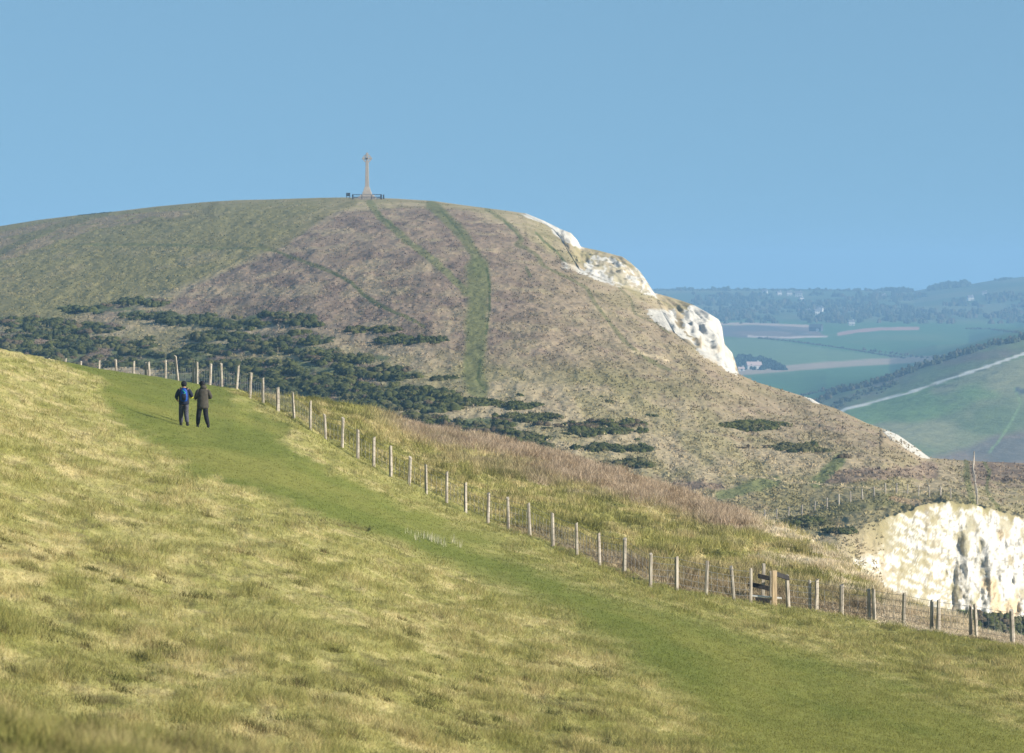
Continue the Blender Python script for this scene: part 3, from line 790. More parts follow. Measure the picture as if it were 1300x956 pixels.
crest_all = lambda u: np.where(u < 300, cur(u, crest), cur(u, fence_b))
u, y, X, D, z = scatter_screen(SA, 150000, -90, 1390, crest_all, lambda u: 1000 + 0 * u)
pm = path_mask(u, y)
cc, _, _ = color_A(X, D, u, y, pm, np.zeros_like(u), None, None)
cl = fbm(X * 1.7, D * .9, 4, 3)                       # same tussock pattern as the ground relief
K = 6
rep = lambda a: np.repeat(a, K, axis=0)
hh = (.035 + .015 * cl) * pm + (.05 + .16 * sstep(.42, .75, cl)) * (1 - pm)
spread = rep(.05 + .10 * (D / 150))[:, None]
P = rep(np.stack([X, D, z - .01], 1)); off = rng.normal(size=(len(P), 2)) * spread; P[:, :2] += off
P[:, 2] += -.25 * off[:, 0] * 0
wd = rep(np.clip(D * 1.05e-4, .009, .022))
ccr = rep(cc) * rng.uniform(.75, 1.3, (len(P), 1)) * (1 + rng.normal(size=(len(P), 3)) * .04)
o = new_mesh('grass', *(lambda a: (a[0], a[1], M_grass, a[2]))(blades(P, rep(hh), wd, ccr, .6)))
tag(o, 'short and tussocky downland grass covering the near hillside', 'grass', kind='stuff')

tp = []; th = []; tc_ = []
for _ in range(520):
    uu = rng.uniform(-80, 1100); t = rng.uniform(0, 1) ** .8
    y0 = max(cur(uu, [(-80, 560), (200, 620), (400, 680), (600, 745), (800, 850), (1100, 940)]), 0); yy = y0 + (1000 - y0) * t
    if fbm(np.array([uu * .006]), np.array([yy * .02]), 3, 221)[0] < .44: continue
    h = SA.hit(uu, yy)
    if h is None or path_mask(np.array([uu]), np.array([yy]))[0] > .3: continue
    w_ = rng.uniform(.10, .30); n = int(60 + 200 * w_)
    q = rng.normal(size=(n, 2)) * (w_, w_ * .7); hgt_ = rng.uniform(.09, .19)
    P = np.stack([h[0] + q[:, 0], h[1] + q[:, 1], h[2] - .25 * q[:, 0] - .01], 1)
    tp.append(P); th.append(np.full(n, hgt_) * np.exp(-(q[:, 0] / (w_ * 1.6)) ** 2))
    cb = (C(.11, .10, .035), C(.08, .085, .025), C(.17, .14, .06))[int(rng.integers(0, 3))]  # blade colours darkened to stand for the shadows of the tussocks
    tc_.append(cb * rng.uniform(.6, 1.5, (n, 1)))
a = blades(np.concatenate(tp), np.concatenate(th), .014, np.concatenate(tc_), .5)
tag(new_mesh('grass_tussocks', a[0], a[1], M_grass, a[2]), 'olive tussocks, darkened to suggest their own shadow, dotted through the near straw coloured grass', 'tussocks', kind='stuff')

# --- rough grass and bracken beyond the fence (stuff)
u, y, X, D, z = scatter_screen(SA, 42000, 290, 1390, lambda u: cur(u, edge) - 1, lambda u: cur(u, fence_b))
cc, b1, b2 = color_A(X, D, u, y, np.zeros_like(u), np.ones_like(u), None, None)
brk = np.maximum(b1, b2)
isb = rng.uniform(0, 1, len(u)) < brk * .9
K = 7
def tuft_obj(name, sel, hfun, wmul, cjit, label, cat_, K=7, lean=.4, spread=.16):
    Xs, Ds, zs, cs = X[sel], D[sel], z[sel], cc[sel]
    R = lambda a: np.repeat(a, K, axis=0)
    P = R(np.stack([Xs, Ds, zs - .02], 1)); P[:, :2] += rng.normal(size=(len(P), 2)) * spread
    clr = np.clip((Ds - np.interp(650 + F * Xs / Ds, US, fDA)) / 7.0, .12, 1)
    h = R(hfun(Xs, Ds) * clr); ccx = R(cs) * rng.uniform(.65, 1.35, (len(P), 1)) * cjit
    a = blades(P, h, wmul, ccx, lean)
    return tag(new_mesh(name, a[0], a[1], M_grass, a[2]), label, cat_, kind='stuff')
tuft_obj('rough_grass', ~isb, lambda X, D: .10 + .30 * sstep(.4, .75, fbm(X * .9, D * .6, 3, 171)), .03, 1.0, 'rough tussocky grass on the slope beyond the post fence', 'grass')
tuft_obj('bracken', isb, lambda X, D: .14 + .34 * sstep(.3, .7, fbm(X * .6, D * .4, 3, 173)), .035, 1.0, 'dead pinkish brown bracken on the slope beyond the post fence', 'bracken', K=12, lean=.5, spread=.22)

# pale dry stalks beside the path
ps = []
for (u0, u1, y0, y1, n) in ((518, 522, 676, 682, 5), (524, 532, 680, 687, 8), (533, 566, 680, 692, 46), (572, 584, 686, 694, 14)):
    for _ in range(n):
        uu = rng.uniform(u0, u1); yy = y0 + (y1 - y0) * (uu - u0) / (u1 - u0) + rng.uniform(-1, 3)
        ps.append(SA.hit(uu, yy))
ps = np.array(ps); ps = np.repeat(ps, 2, axis=0); ps[:, :2] += rng.normal(size=(len(ps), 2)) * .05
a = blades(ps, np.full(len(ps), .30), .02, np.array([.5, .46, .3]) * rng.uniform(.8, 1.1, (len(ps), 1)), .12)
tag(new_mesh('dry_stalks', a[0], a[1], M_grass, a[2]), 'clump of pale dry flower stalks standing on the green path edge', 'dry stalks', kind='stuff')

# --- heath tufts on the far hill (stuff)
silf = lambda u: np.maximum(cur(u, sil), cur(u, foot) * ((u > 667) & (u < 939))) + 1.0
botB = lambda u: np.where(u < 300, cur(u, crest), cur(u, edge)) + 3
u, y, X, D, z = scatter_screen(SB, 85000, -90, 1390, silf, botB, SKB)
kk = np.zeros_like(u) + 2
keep = (u < 1120) | (y < cur(u, lip))
u, y, X, D, z, kk = [q[keep] for q in (u, y, X, D, z, kk)]
cc = color_B(X, D, u, y, kk, kk)
green = (cc[:, 1] > cc[:, 0] * .97)
n = fbm(X * .3, D * .06, 4, 113) * .5 + fbm(X * 1.0, D * .22, 4, 117) * .5
keep = rng.uniform(0, 1, len(u)) < np.where(green, .06, .10 + .32 * sstep(.4, .6, n))
chk = cc.mean(1) > .4
keep &= ~chk
X, D, z, cc, g_ = X[keep], D[keep], z[keep], cc[keep], green[keep]
K = 3
R = lambda a: np.repeat(a, K, axis=0)
P = R(np.stack([X, D, z + .06], 1)); P[:, :2] += rng.normal(size=(len(P), 2)) * .22
a = blades(P, R(np.where(g_, .12, .26) * rng.uniform(.5, 1.3, len(X))), .26, R(cc) * rng.uniform(.84, 1.15, (len(P), 1)), .6)
tag(new_mesh('heather', a[0], a[1], M_leaf, a[2]), 'low brown heather and tufts covering the far hill', 'heather', kind='stuff')

# --- gorse: the big uncountable mass as stuff
GREENS = [C(.078, .088, .028), C(.105, .110, .036), C(.060, .072, .028), C(.12, .115, .05), C(.13, .10, .06)]
def gorse_into(parts, u, y, size, nleaf, pal=None):
    h = SB.hit(u, y, SKB)
    if h is None: return
    X, D, z = h
    c = GREENS[pal if pal is not None else rng.choice(5, p=[.36, .22, .24, .12, .06])]
    parts.append(bush_arrays((X, D, z - .1), size * rng.uniform(.9, 1.4), size * rng.uniform(.8, 1.2), size * rng.uniform(.55, .8), nleaf, .17 * size ** .5, c, lumps=5))
parts = []
for cx, cy, w, h in SCRUB:
    n = int(w * h * .125) + 5
    a = rng.uniform(0, 2 * pi, n); r = np.sqrt(rng.uniform(0, 1, n))
    for i in range(n):
        uu = cx + cos(a[i]) * r[i] * w; yy = cy + sin(a[i]) * r[i] * h * .95
        if fbm(np.array([uu * .028]), np.array([yy * .24 + uu * -.02]), 3, 181)[0] < .43: continue
        if yy > botB(np.array([uu]))[0] + 6 or uu < -90: continue
        gorse_into(parts, uu, yy + 2, rng.uniform(.7, 1.6) * (1.25 if rng.uniform() < .15 else 1), 60)
# scattered singles
for _ in range(110):
    uu = rng.uniform(-60, 850); yy = rng.uniform(400, 560)
    if yy < 400 + uu * .12 or yy > botB(np.array([uu]))[0]: continue
    gorse_into(parts, uu, yy, rng.uniform(.4, .8), 30)
# brown gorse fringe just over the near edge (u 450-700)
for _ in range(110):
    uu = rng.uniform(455, 700); yy = cur(uu, edge) + rng.uniform(-12, 4)
    gorse_into(parts, uu, yy, rng.uniform(.8, 1.5), 60, int(rng.choice([0, 1, 3, 3, 4])))
V, Fc, Cc = cat(parts)
tag(new_mesh('gorse_scrub', V, Fc, M_leaf, Cc), 'mass of dark green gorse scrub across the foot of the far hill', 'gorse', kind='stuff')

# --- separate gorse thickets one can tell apart
THK = [
 ('gorse_thicket', 472, 417, 34, 6, 30, 1, 'low gorse thicket on the hill face left of the wide green track, upper of two'),
 ('gorse_thicket', 522, 429, 46, 8, 46, 0, 'larger gorse thicket on the hill face left of the wide green track, lower of two'),
 ('gorse_thicket', 562, 480, 19, 4, 12, 0, 'small gorse thicket just left of the foot of the wide green track'),
 ('gorse_thicket', 595, 509, 40, 7, 34, 0, 'long dark gorse thicket level below the end of the green hill path'),
 ('gorse_thicket', 660, 513, 24, 7, 22, 0, 'rounded dark green gorse thicket right of the long one below the hill path'),
 ('gorse_thicket', 672, 527, 38, 9, 40, 1, 'broad gorse thicket just below the rounded one, its right end thinning out'),
 ('gorse_thicket', 745, 537, 74, 6, 46, 4, 'very long low brownish gorse strip running right from the middle scrub'),
 ('gorse_thicket', 790, 545, 32, 5, 20, 0, 'dark green tip of gorse at the right end of the brownish strip'),
 ('gorse_thicket', 742, 548, 24, 6, 20, 0, 'small dark gorse thicket under the brownish strip'),
 ('gorse_thicket', 778, 568, 50, 7, 44, 0, 'long dense dark gorse thicket, uppermost of two just above the pink bracken edge'),
 ('gorse_thicket', 703, 567, 20, 4, 12, 3, 'low olive gorse thicket left of the long dense one by the bracken edge'),
 ('gorse_thicket', 796, 588, 38, 6, 30, 3, 'brown and green gorse thicket nearest the bracken edge, lowest of its cluster'),
 ('gorse_thicket', 956, 537, 40, 10, 50, 1, 'dark gorse thicket alone on the lower right flank of the far hill'),
 ('gorse_thicket', 1018, 566, 34, 9, 46, 3, 'dense brown topped gorse thicket just above the saddle fence line'),
 ('heather_patch', 958, 566, 24, 4, 14, 4, 'flat dark brown heather patch left of the brown topped gorse thicket'),
 ('gorse_bush', 1072, 579, 6, 3.5, 3, 4, 'small round brown bush alone at the top of the short green path'),
 ('gorse_thicket', 1027, 660, 28, 9, 34, 3, 'mottled gorse thicket under the saddle fence left of the chalk cliff'),
 ('gorse_thicket', 1064, 673, 19, 4, 14, 0, 'small trailing gorse thicket lower right of the mottled one by the chalk'),
 ('gorse_bush', 687, 340 + 167, 1, 1, 0, 0, ''),
 ('gorse_bush', 826, 527, 5, 3, 2, 0, 'tiny dark bush alone on the plain hillside right of the scrub'),
 ('gorse_bush', 767, 509, 9, 2.5, 4, 4, 'little flat brown bush alone on the open slope above the scrub'),
 ('gorse_bush', 187, 430, 7, 4, 3, 0, 'small dark round bush in the tan gap between the left scrub belts'),
]
for nm, cx, cy, w, h, n, pal, lab in THK:
    if n == 0: continue
    parts = []
    base = SB.hit(cx, cy + h * .5, SKB)
    for i in range(n):
        a = rng.uniform(0, 2 * pi); r = math.sqrt(rng.uniform(0, 1))
        uu = cx + cos(a) * r * w; yy = cy + sin(a) * r * h * .55 + h * .45
        p = pal if rng.uniform() < .6 else int(rng.choice([0, 1, 2, 3]))
        sz = min(rng.uniform(.55, 1.3), h * .17 + .25) if nm != 'heather_patch' else rng.uniform(.3, .55)
        gorse_into(parts, uu, yy, sz, 110, p)
    V, Fc, Cc = cat(parts); V = V - np.array(base)
    o = new_mesh(nm, V, Fc, M_leaf, Cc); o.location = base
    tag(o, lab, 'gorse' if nm != 'heather_patch' else 'heather', group='gorse thickets below the far hill' if nm == 'gorse_thicket' else None)

# scrub in the gully under the big chalk cliff at the right edge
parts = []
for _ in range(170):
    uu = rng.uniform(1214, 1385); yy = rng.uniform(777, 818) + max(0, (uu - 1240)) * .12
    h = SB.hit(uu, yy, 0)
    if h is None or h[1] > 600: continue
    parts.append(bush_arrays((h[0], h[1] - .3, h[2] - .2), .9, .9, .8, 70, .16, GREENS[int(rng.choice([0, 1, 3, 4]))]))
if parts:
    V, Fc, Cc = cat(parts)
    tag(new_mesh('cliff_foot_scrub', V, Fc, M_leaf, Cc), 'green and rusty scrub at the foot of the chalk cliff on the right edge', 'scrub', kind='stuff')
# chalky tussocks on the scarp top: thin skyline shrubs on far hill left
parts = []
for uu in np.arange(100, 141, 1.6):
    gorse_into(parts, uu, cur(uu, sil) + .6, .55, 30, 2)
base = SB.hit(120, cur(120, sil) + 1, SKB)
V, Fc, Cc = cat(parts); o = new_mesh('low_hedge', V - np.array(base), Fc, M_leaf, Cc); o.location = base
tag(o, 'thin dark line of low bushes on the skyline left of the hilltop cross', 'hedge')

# --- far woods, hedges
def crowns_into(parts, u, y, r, c, nl=40, surf=None):
    h = SF.hit(u, y, 4)
    if h is None: return
    parts.append(bush_arrays((h[0], h[1], h[2] - .5), r, r, r * rng.uniform(1.1, 1.6), nl, r * .22, c, lumps=4))
FG = [C(.06, .075, .035), C(.08, .09, .045), C(.11, .10, .06), C(.05, .07, .04)]
def far_line(name, pts, step, r, label, catg, kind=None, wob=1.5):
    parts = []; hs = SF.hit(pts[0][0], pts[0][1], 4)
    for (x0, y0), (x1, y1) in zip(pts[:-1], pts[1:]):
        n = max(2, int(math.hypot(x1 - x0, y1 - y0) / step))
        for i in range(n):
            t = i / n
            crowns_into(parts, x0 + (x1 - x0) * t, y0 + (y1 - y0) * t + rng.uniform(-wob, wob), r * rng.uniform(.6, 1.25), FG[int(rng.integers(0, 4))], 30)
    V, Fc, Cc = cat(parts); V = V - np.array(hs)
    o = new_mesh(name, V, Fc, M_leaf, Cc); o.location = hs
    return tag(o, label, catg, kind=kind)
far_line('hedgerow', [(1035, 513), (1065, 496), (1090, 491), (1113, 486), (1161, 469), (1213, 452), (1232, 446), (1258, 438), (1300, 430), (1390, 405)], 1.3, 2.6, 'thick dark hedge climbing the ridge above the white track', 'hedge', wob=3.0)
far_line('hedgerow', [(1050, 522), (1075, 508), (1110, 496), (1140, 488)], 1.6, 1.8, 'lower sparser hedge just under the thick ridge hedge', 'hedge', wob=5)
far_line('hedgerow', [(962, 429.5), (1000, 433), (1060, 441), (1110, 449), (1150, 455)], 1.2, 1.7, 'thin straight dark hedge slanting across the green fields', 'hedge', wob=.3)
far_line('hedgerow', [(1227, 417.5), (1255, 418), (1300, 423.5), (1380, 432)], 1.2, 1.8, 'dark hedge between fields at the right edge below the woods', 'hedge', wob=.4)
for uu in np.linspace(1098, 1178, 13):
    parts = []; yy = 445 + (uu - 1098) * .12 + rng.uniform(-.8, .8); hs = SF.hit(uu, yy, 4)
    crowns_into(parts, uu, yy, rng.uniform(1.6, 2.8), FG[int(rng.integers(0, 4))], 40)
    V, Fc, Cc = cat(parts); o = new_mesh('field_tree', V - np.array(hs), Fc, M_leaf, Cc); o.location = hs
    tag(o, 'small dark field tree in the broken row above the tan strip', 'tree', 'small trees in a broken row across the fields')
far_line('hedgerow', [(1018, 502), (1050, 495), (1075, 490)], 1.5, 1.5, 'short dark hedge beside the small chalk scar on the flank', 'hedge', wob=1.2)
# pine wood
parts = []; base = SF.hit(962, 466, 4)
for _ in range(150):
    uu = rng.uniform(926, 996); top = cur(uu, [(926, 449), (935, 446), (955, 446), (972, 450), (985, 456), (996, 463)])
    crowns_into(parts, uu, rng.uniform(top + 7, 470), rng.uniform(2.6, 4.2), C(.03, .05, .03), 40)
V, Fc, Cc = cat(parts); o = new_mesh('pine_wood', V - np.array(base), Fc, M_leaf, Cc); o.location = base
tag(o, 'dark pine wood in the fields beside the last chalk cliff', 'wood', kind='stuff')
# background woodland belt
parts = []
for _ in range(2600):
    uu = rng.uniform(700, 1380); yy = rng.uniform(374, 411)
    q = fbm(np.array([uu * .022]), np.array([yy * .14]), 3, 191)[0]
    if q < .44 - .10 * (yy > 396): continue
    if yy > 408 and uu < 1200 and rng.uniform() < .5: continue
    crowns_into(parts, uu, yy, rng.uniform(3, 6.5), FG[int(rng.integers(0, 4))], 26)
for _ in range(330):       # skyline trees
    uu = rng.uniform(700, 1165); g = fbm(np.array([uu * .03]), np.array([0.5]), 3, 197)[0]
    crowns_into(parts, uu, cur(uu, fsil) + rng.uniform(.3, 2.5), 2.4 + 5.5 * max(0, g - .40), FG[int(rng.integers(0, 4))], 26)
for uu in np.concatenate([rng.uniform(905, 925, 14), rng.uniform(1118, 1160, 30)]):
    crowns_into(parts, uu, cur(uu, fsil) + rng.uniform(.3, 2), rng.uniform(4, 6), FG[0], 30)
for uu in rng.uniform(1178, 1233, 90):
    crowns_into(parts, uu, cur(uu, fsil) + rng.uniform(.3, 4), cur(uu, [(1178, 4), (1195, 7), (1225, 7.5), (1233, 3)]), FG[0], 34)
for uu in rng.uniform(1262, 1290, 20):
    crowns_into(parts, uu, cur(uu, fsil) + rng.uniform(.3, 2), 3, FG[0], 26)
V, Fc, Cc = cat(parts)
tag(new_mesh('distant_woodland', V, Fc, M_leaf, Cc), 'hazy blue woodland covering the low hills on the horizon', 'woodland', kind='stuff')

# ================================================================== BUILDINGS FAR AWAY
def house(u, y, w, d, h, label, wall=M_white, roof=M_roof, rz=0.0, name='house', nwin=3, group=None, barn=False):
    H = SF.hit(u, y, 4); r = empty(name, (H[0], H[1], H[2] - .3), rz)
    tag(r, label, 'barn' if barn else 'house', group)
    MB().box((0, 0, h / 2), (w, d, h)).build('wall', wall, r)
    e = .35; rh = d * .38
    V = [(-w/2-e, -d/2-e, h-.1), (w/2+e, -d/2-e, h-.1), (w/2+e, d/2+e, h-.1), (-w/2-e, d/2+e, h-.1), (-w/2-e, 0, h+rh), (w/2+e, 0, h+rh)]
    rf = MB().add(V, [(0, 1, 5, 4), (2, 3, 4, 5), (0, 4, 3), (1, 2, 5), (3, 2, 1, 0)]).build('roof', roof, r)
    if not barn:
        MB().box((w * .3, 0, h + rh + .3), (.9, .7, 1.5)).build('chimney', wall, rf)
        for i in range(nwin):
            for zz in ((1.5, 4.1) if h > 5 else (1.5,)):
                MB().box((-w/2 + w * (i + .5) / nwin, -d/2 - .02, zz), (1.1, .12, 1.2)).build('window', M_glass, r)
        MB().box((w * .08, -d/2 - .03, 1.05), (1.0, .12, 2.1)).build('door', M_barn, r)
    else:
        MB().box((w * .2, -d/2 - .04, 1.7), (3.2, .12, 3.4)).build('door', M_white, r)
    return r
house(957, 468.5, 12, 8, 3.4, 'white cottage with pinkish roof below the dark pine wood', M_white, M_rooflight, .15)
house(941, 471, 5, 4, 2.2, 'low white outbuilding left of the cottage, next to the cliff', M_white, M_rooflight, .1, nwin=1)
house(1036, 420.5, 13, 10, 4.5, 'dark barn with a pale door on the purple brown field edge', M_barn, M_barn, -.3, 'barn', barn=True)
HS = [(971, 372.5, 'leftmost white house on the wooded horizon hills'), (989, 374, 'small white house second from left on the horizon hills'), (1002, 374.5, 'small white house right of middle in the row under the skyline'),
      (1014, 376.5, 'large white house right of the row under the skyline'), (1017, 380.5, 'small white house just below the large one under the skyline'),
      (1026, 397.5, 'white house lower down among woods, left of the close pair'), (1038, 399, 'white house of the close pair, front one'), (1041, 395, 'white house of the close pair, rear one'),
      (1081, 412.5, 'lone white house at the wood edge above the pink field'), (1232, 381, 'white house on the right hand hill among woods'), (1250, 374, 'pale house high on the right hand hill'), (1122, 377, 'small white house below the skyline trees right of centre')]
for i, (a, b, l) in enumerate(HS):
    s = (1.0, .9, 1.0, 1.3, .8, .9, 1.1, 1.0, .9, 1.1, .9, .8)[i]
    house(a, b + .6, 7.5 * s, 6 * s, 4.6 * s, l, rz=(-.2, .3, .1, -.1, .4, 0, .2, -.3, .1, .2, -.1, .3)[i], group='white houses among the distant woods')

# ================================================================== FENCES
def post_mb(q, hh, ww, lx, rg):
    q = np.array(q, float); ly = rg.normal() * .02; b = MB(); n = 7; a0 = rg.uniform(0, 1)
    V = []; rr = [ww * .56 * rg.uniform(.85, 1.15) for _ in range(n)]
    for j, t in enumerate((0, .35, .7, 1.0)):
        for k in range(n):
            a = a0 + 2 * pi * k / n; r_ = rr[k] * (1.04 - .12 * t) * rg.uniform(.95, 1.05)
            V.append((q[0] + cos(a) * r_ + lx * t, q[1] + sin(a) * r_ + ly * t, q[2] - .2 + (hh + .2) * t + (.04 * sin(a + a0 * 9) if t == 1 else 0)))
    Fs = [(j * n + k, j * n + (k + 1) % n, (j + 1) * n + (k + 1) % n, (j + 1) * n + k) for j in range(3) for k in range(n)]
    Fs.append(tuple(3 * n + k for k in range(n)))
    return b.add(V, Fs)
def fence(name, pts, h, w, mat, label, doubles=(), lean=None, wires=True, group=None, wr=.006, rails=(.2, .4, .6, .8, 1.0), mesh_step=0, seed=1, extra_tall=()):
    rg = np.random.default_rng(seed)
    r = empty(name, pts[0]); tag(r, label, 'fence', group)
    o0 = np.array(pts[0])
    for i, p in enumerate(pts):
        q = np.array(p) - o0
        hh = h * rg.uniform(.96, 1.05) * (1.2 if i in extra_tall else 1)
        lx = (lean or {}).get(i, rg.normal() * .045)
        ww = w * rg.uniform(.85, 1.15)
        post_mb(q, hh, ww, lx, rg).build('post', mat, r)
        if i in doubles:
            post_mb(q + (-ww * 1.55, .10, -.03), hh, ww * .9, rg.normal() * .02, rg).build('post', mat, r)
    if wires:
        b = MB()
        for z in rails:
            for i in range(len(pts) - 1):
                p = np.array(pts[i]) - o0; q = np.array(pts[i + 1]) - o0
                p[2] += z * h * .93; q[2] += z * h * .93; m = (p + q) / 2; m[2] -= .012
                b.tube([p, m, q], [wr] * 3, 4, False)
        if mesh_step:
            for i in range(len(pts) - 1):
                p = np.array(pts[i]) - o0; q = np.array(pts[i + 1]) - o0
                n = int(np.linalg.norm(q - p) / mesh_step)
                for k in range(1, n):
                    m = p + (q - p) * k / n
                    b.tube([m + (0, 0, rails[0] * h * .93), m + (0, 0, rails[-2] * h * .93)], [wr * .8] * 2, 4, False)
        b.build('wire_netting', M_wire, r)
    return r

# near fence: ground points
def on_fence(u):
    D = float(np.interp(u, [q[0] for q in fe_D], [q[1] for q in fe_D])) if u >= 300 else float(np.interp(u, [-200, 0, 100, 210, 300], [264, 262, 255, 243, 229]))
    X = (u - 650) / F * D
    return X, D, float(SA.zat(X, D))
fu = [20, 41, 62, 82, 103, 125, 148, 169, 190, 210, 227, 250, 266, 282, 300, 317, 334, 353, 373.5, 394, 414, 434, 454, 474, 496, 519, 541, 567, 591, 619, 645, 673, 702, 732.6, 761, 792.5, 825.4, 858.6, 896, 932, 953]
ptsA = [on_fence(u) for u in fu]
# left posts: set heights so the tops stand where they do in the photograph (they rise behind the crest)
fence('post_and_wire_fence', ptsA, 1.2, .125, M_wood, 'long weathered post and wire netting fence running from the hill crest to the stile',
      doubles=(8, 11), lean={10: -.17}, mesh_step=.45, seed=3, extra_tall=(10,))
fu2 = [1001, 1036, 1068, 1110.5, 1147, 1190.5, 1240, 1286, 1330, 1380]
fence('post_and_wire_fence', [on_fence(u) for u in fu2], 1.15, .15, M_wood, 'weathered post and wire fence right of the stile above the chalk cliff',
      doubles=(1, 3, 5, 6), mesh_step=.45, seed=5)

# stile
sx, sy, sz = on_fence(967); S = empty('stile', (sx, sy, sz)); tag(S, 'wooden stile with rails coloured as if in shade and a pale step plank in the near fence', 'stile')
px = sy / F
def at(u, y, dd=0): # local coordinates
    D = sy + dd; return np.array([(u - 650) / F * D - sx, dd, (YH - y) / F * D - sz])
a = at(968, 765, .7)
MB().box((a[0], .7, .62), (.12, .12, 1.55), .1, .95, (.05, 0)).build('post', M_wood, S, bevel=.01)
a = at(983, 768, -.5)
MB().box((a[0], -.5, .55), (.17, .15, 1.32), .15, 1, (0, 0)).build('post', M_wood_new, S, bevel=.01)
a = at(978, 768, -.35)
MB().box((a[0], -.30, .55), (.07, .09, 1.26), 0, 1, (0, 0)).build('post', M_wood, S, bevel=.008)
def plank(u0, y0, u1, y1, dd0, dd1, th, wd, mat, nm):
    p = at(u0, y0, dd0); q = at(u1, y1, dd1)
    d = q - p; L = np.linalg.norm(d[:2]); a = math.atan2(d[1], d[0]); n = np.array([-sin(a), cos(a), 0]) * wd / 2
    V = [p - n, p + n, q + n, q - n]; V = [v - (0, 0, th / 2) for v in V] + [v + (0, 0, th / 2) for v in V]
    MB().add(V, [(3, 2, 1, 0), (4, 5, 6, 7), (0, 1, 5, 4), (1, 2, 6, 5), (2, 3, 7, 6), (3, 0, 4, 7)]).build(nm, mat, S, bevel=.006)
plank(962, 731, 978, 734.5, .5, .5, .17, .06, M_wood_shade, 'rail')
plank(950, 741, 978, 747.5, .25, .25, .17, .06, M_wood_shade, 'rail')
plank(985, 728.5, 1001, 734, -.3, .9, .17, .06, M_wood_shade, 'rail')
plank(959, 761, 978, 763, .3, .3, .17, .06, M_wood_shade, 'rail')
plank(953, 756, 992, 759.5, -.25, -.25, .055, .3, M_white, 'step')

# saddle fence
sad = [(952, 668), (971, 662), (986, 660), (1001, 658), (1018, 654.5), (1034, 651), (1050, 646), (1065, 641.5), (1080, 638), (1095, 635), (1110, 631.5), (1124, 627.5), (1138, 627), (1152, 627.5), (1166, 629.5), (1180, 631), (1194, 632.5), (1207, 634)]
pts = [SB.hit(a, b, SKB) for a, b in sad]
fence('post_and_wire_fence', pts, 1.25, .15, M_wood, 'small far fence curving across the saddle above the chalk cliff', seed=8, wr=.006)
vs = [(1240.5, 640), (1240, 634), (1239, 628), (1238.5, 622), (1238, 616), (1236.5, 611), (1235.5, 606), (1235, 601), (1235.3, 597), (1236, 593), (1236.5, 589.5), (1237, 587)]
pts = [SB.hit(a, b, SKB) for a, b in vs]
fence('post_and_wire_fence', pts, 1.3, .17, M_wood, 'pale close set fence running straight up to the saddle skyline at right', seed=9, wr=.008, extra_tall=(11,))

# ================================================================== MONUMENT
mb = SB.hit(466, 253.0, SKB); D = mb[1]
base = (mb[0], D, mb[2]); s = D / F      # metres per picture unit
T = empty('stone_cross', base); tag(T, 'tall pale granite Celtic cross monument on the hilltop', 'monument')
b = MB()
b.box((0, 0, .25), (4.6, 4.6, .9)).box((0, 0, .9), (3.6, 3.6, .5)).build('step', M_granite, T, bevel=.04)
b = MB().box((0, 0, 1.5), (2.5, 2.2, .8), taper=.92).box((0, 0, 2.55), (2.1, 1.8, 1.3), taper=.6)
b.build('plinth', M_granite, T, bevel=.04)
MB().box((0, 0, 6.35), (1.05, .8, 6.4), taper=.74).build('shaft', M_granite, T, bevel=.04)
b = MB(); zc = 10.55
R0, R1 = .78, 1.08; n = 28; V = []; Fs = []
for k in range(n):
    a = 2 * pi * k / n
    for r_, yy in ((R0, -.22), (R1, -.22), (R1, .22), (R0, .22)): V.append((cos(a) * r_, yy, zc + sin(a) * r_))
for k in range(n):
    j = (k + 1) % n
    for q in range(4): Fs.append((k * 4 + q, k * 4 + (q + 1) % 4, j * 4 + (q + 1) % 4, j * 4 + q))
b.add(V, Fs).build('ring', M_granite, T)
b = MB().box((0, 0, zc + .06), (.56, .55, 2.9)).box((-.78, 0, zc), (1.0, .5, .5)).box((.78, 0, zc), (1.0, .5, .5)).box((0, 0, zc), (.72, .66, .72))
b.build('cross_head', M_granite, T, bevel=.03)
MB().ell((0, -.36, zc), (.24, .08, .24)).build('boss', M_iron, T)
# railing round it
R_ = empty('iron_railing', (base[0], base[1], base[2])); tag(R_, 'dark iron railing enclosing the foot of the hilltop cross', 'railing')
hw, hd_, hh = 3.7, 3.7, 1.25
for ax, ay in ((-hw, -hd_), (-hw/3, -hd_), (hw/3, -hd_), (hw, -hd_), (hw, hd_), (hw/3, hd_), (-hw/3, hd_), (-hw, hd_), (-hw, -hd_/3), (-hw, hd_/3), (hw, -hd_/3), (hw, hd_/3)):
    MB().box((ax, ay, hh / 2 - .2), (.16, .16, hh + .4)).build('post', M_iron, R_)
for zz in (.5, hh - .05):
    for sgn in (-1, 1):
        MB().box((0, sgn * hd_, zz), (2 * hw, .09, .09)).build('rail', M_iron, R_)
        MB().box((sgn * hw, 0, zz), (.09, 2 * hd_, .09)).build('rail', M_iron, R_)
bb = MB()
for k in range(29):
    t = -hw + 2 * hw * k / 28
    for sgn in (-1, 1):
        bb.box((t, sgn * hd_, .3), (.05, .05, .9)); bb.box((sgn * hw, t, .3), (.05, .05, .9))
bb.build('bars', M_iron, R_)
h = SB.hit(442, 251.8, SKB)
I = empty('information_board', (h[0], h[1], h[2] - .1)); tag(I, 'small dark board on two legs left of the hilltop cross railing', 'board')
MB().box((-.42, 0, .55), (.16, .16, 1.2)).build('leg', M_iron, I); MB().box((.42, 0, .55), (.16, .16, 1.2)).build('leg', M_iron, I)
MB().box((0, -.02, 1.1), (1.05, .12, .9)).build('panel', M_iron, I, bevel=.02)
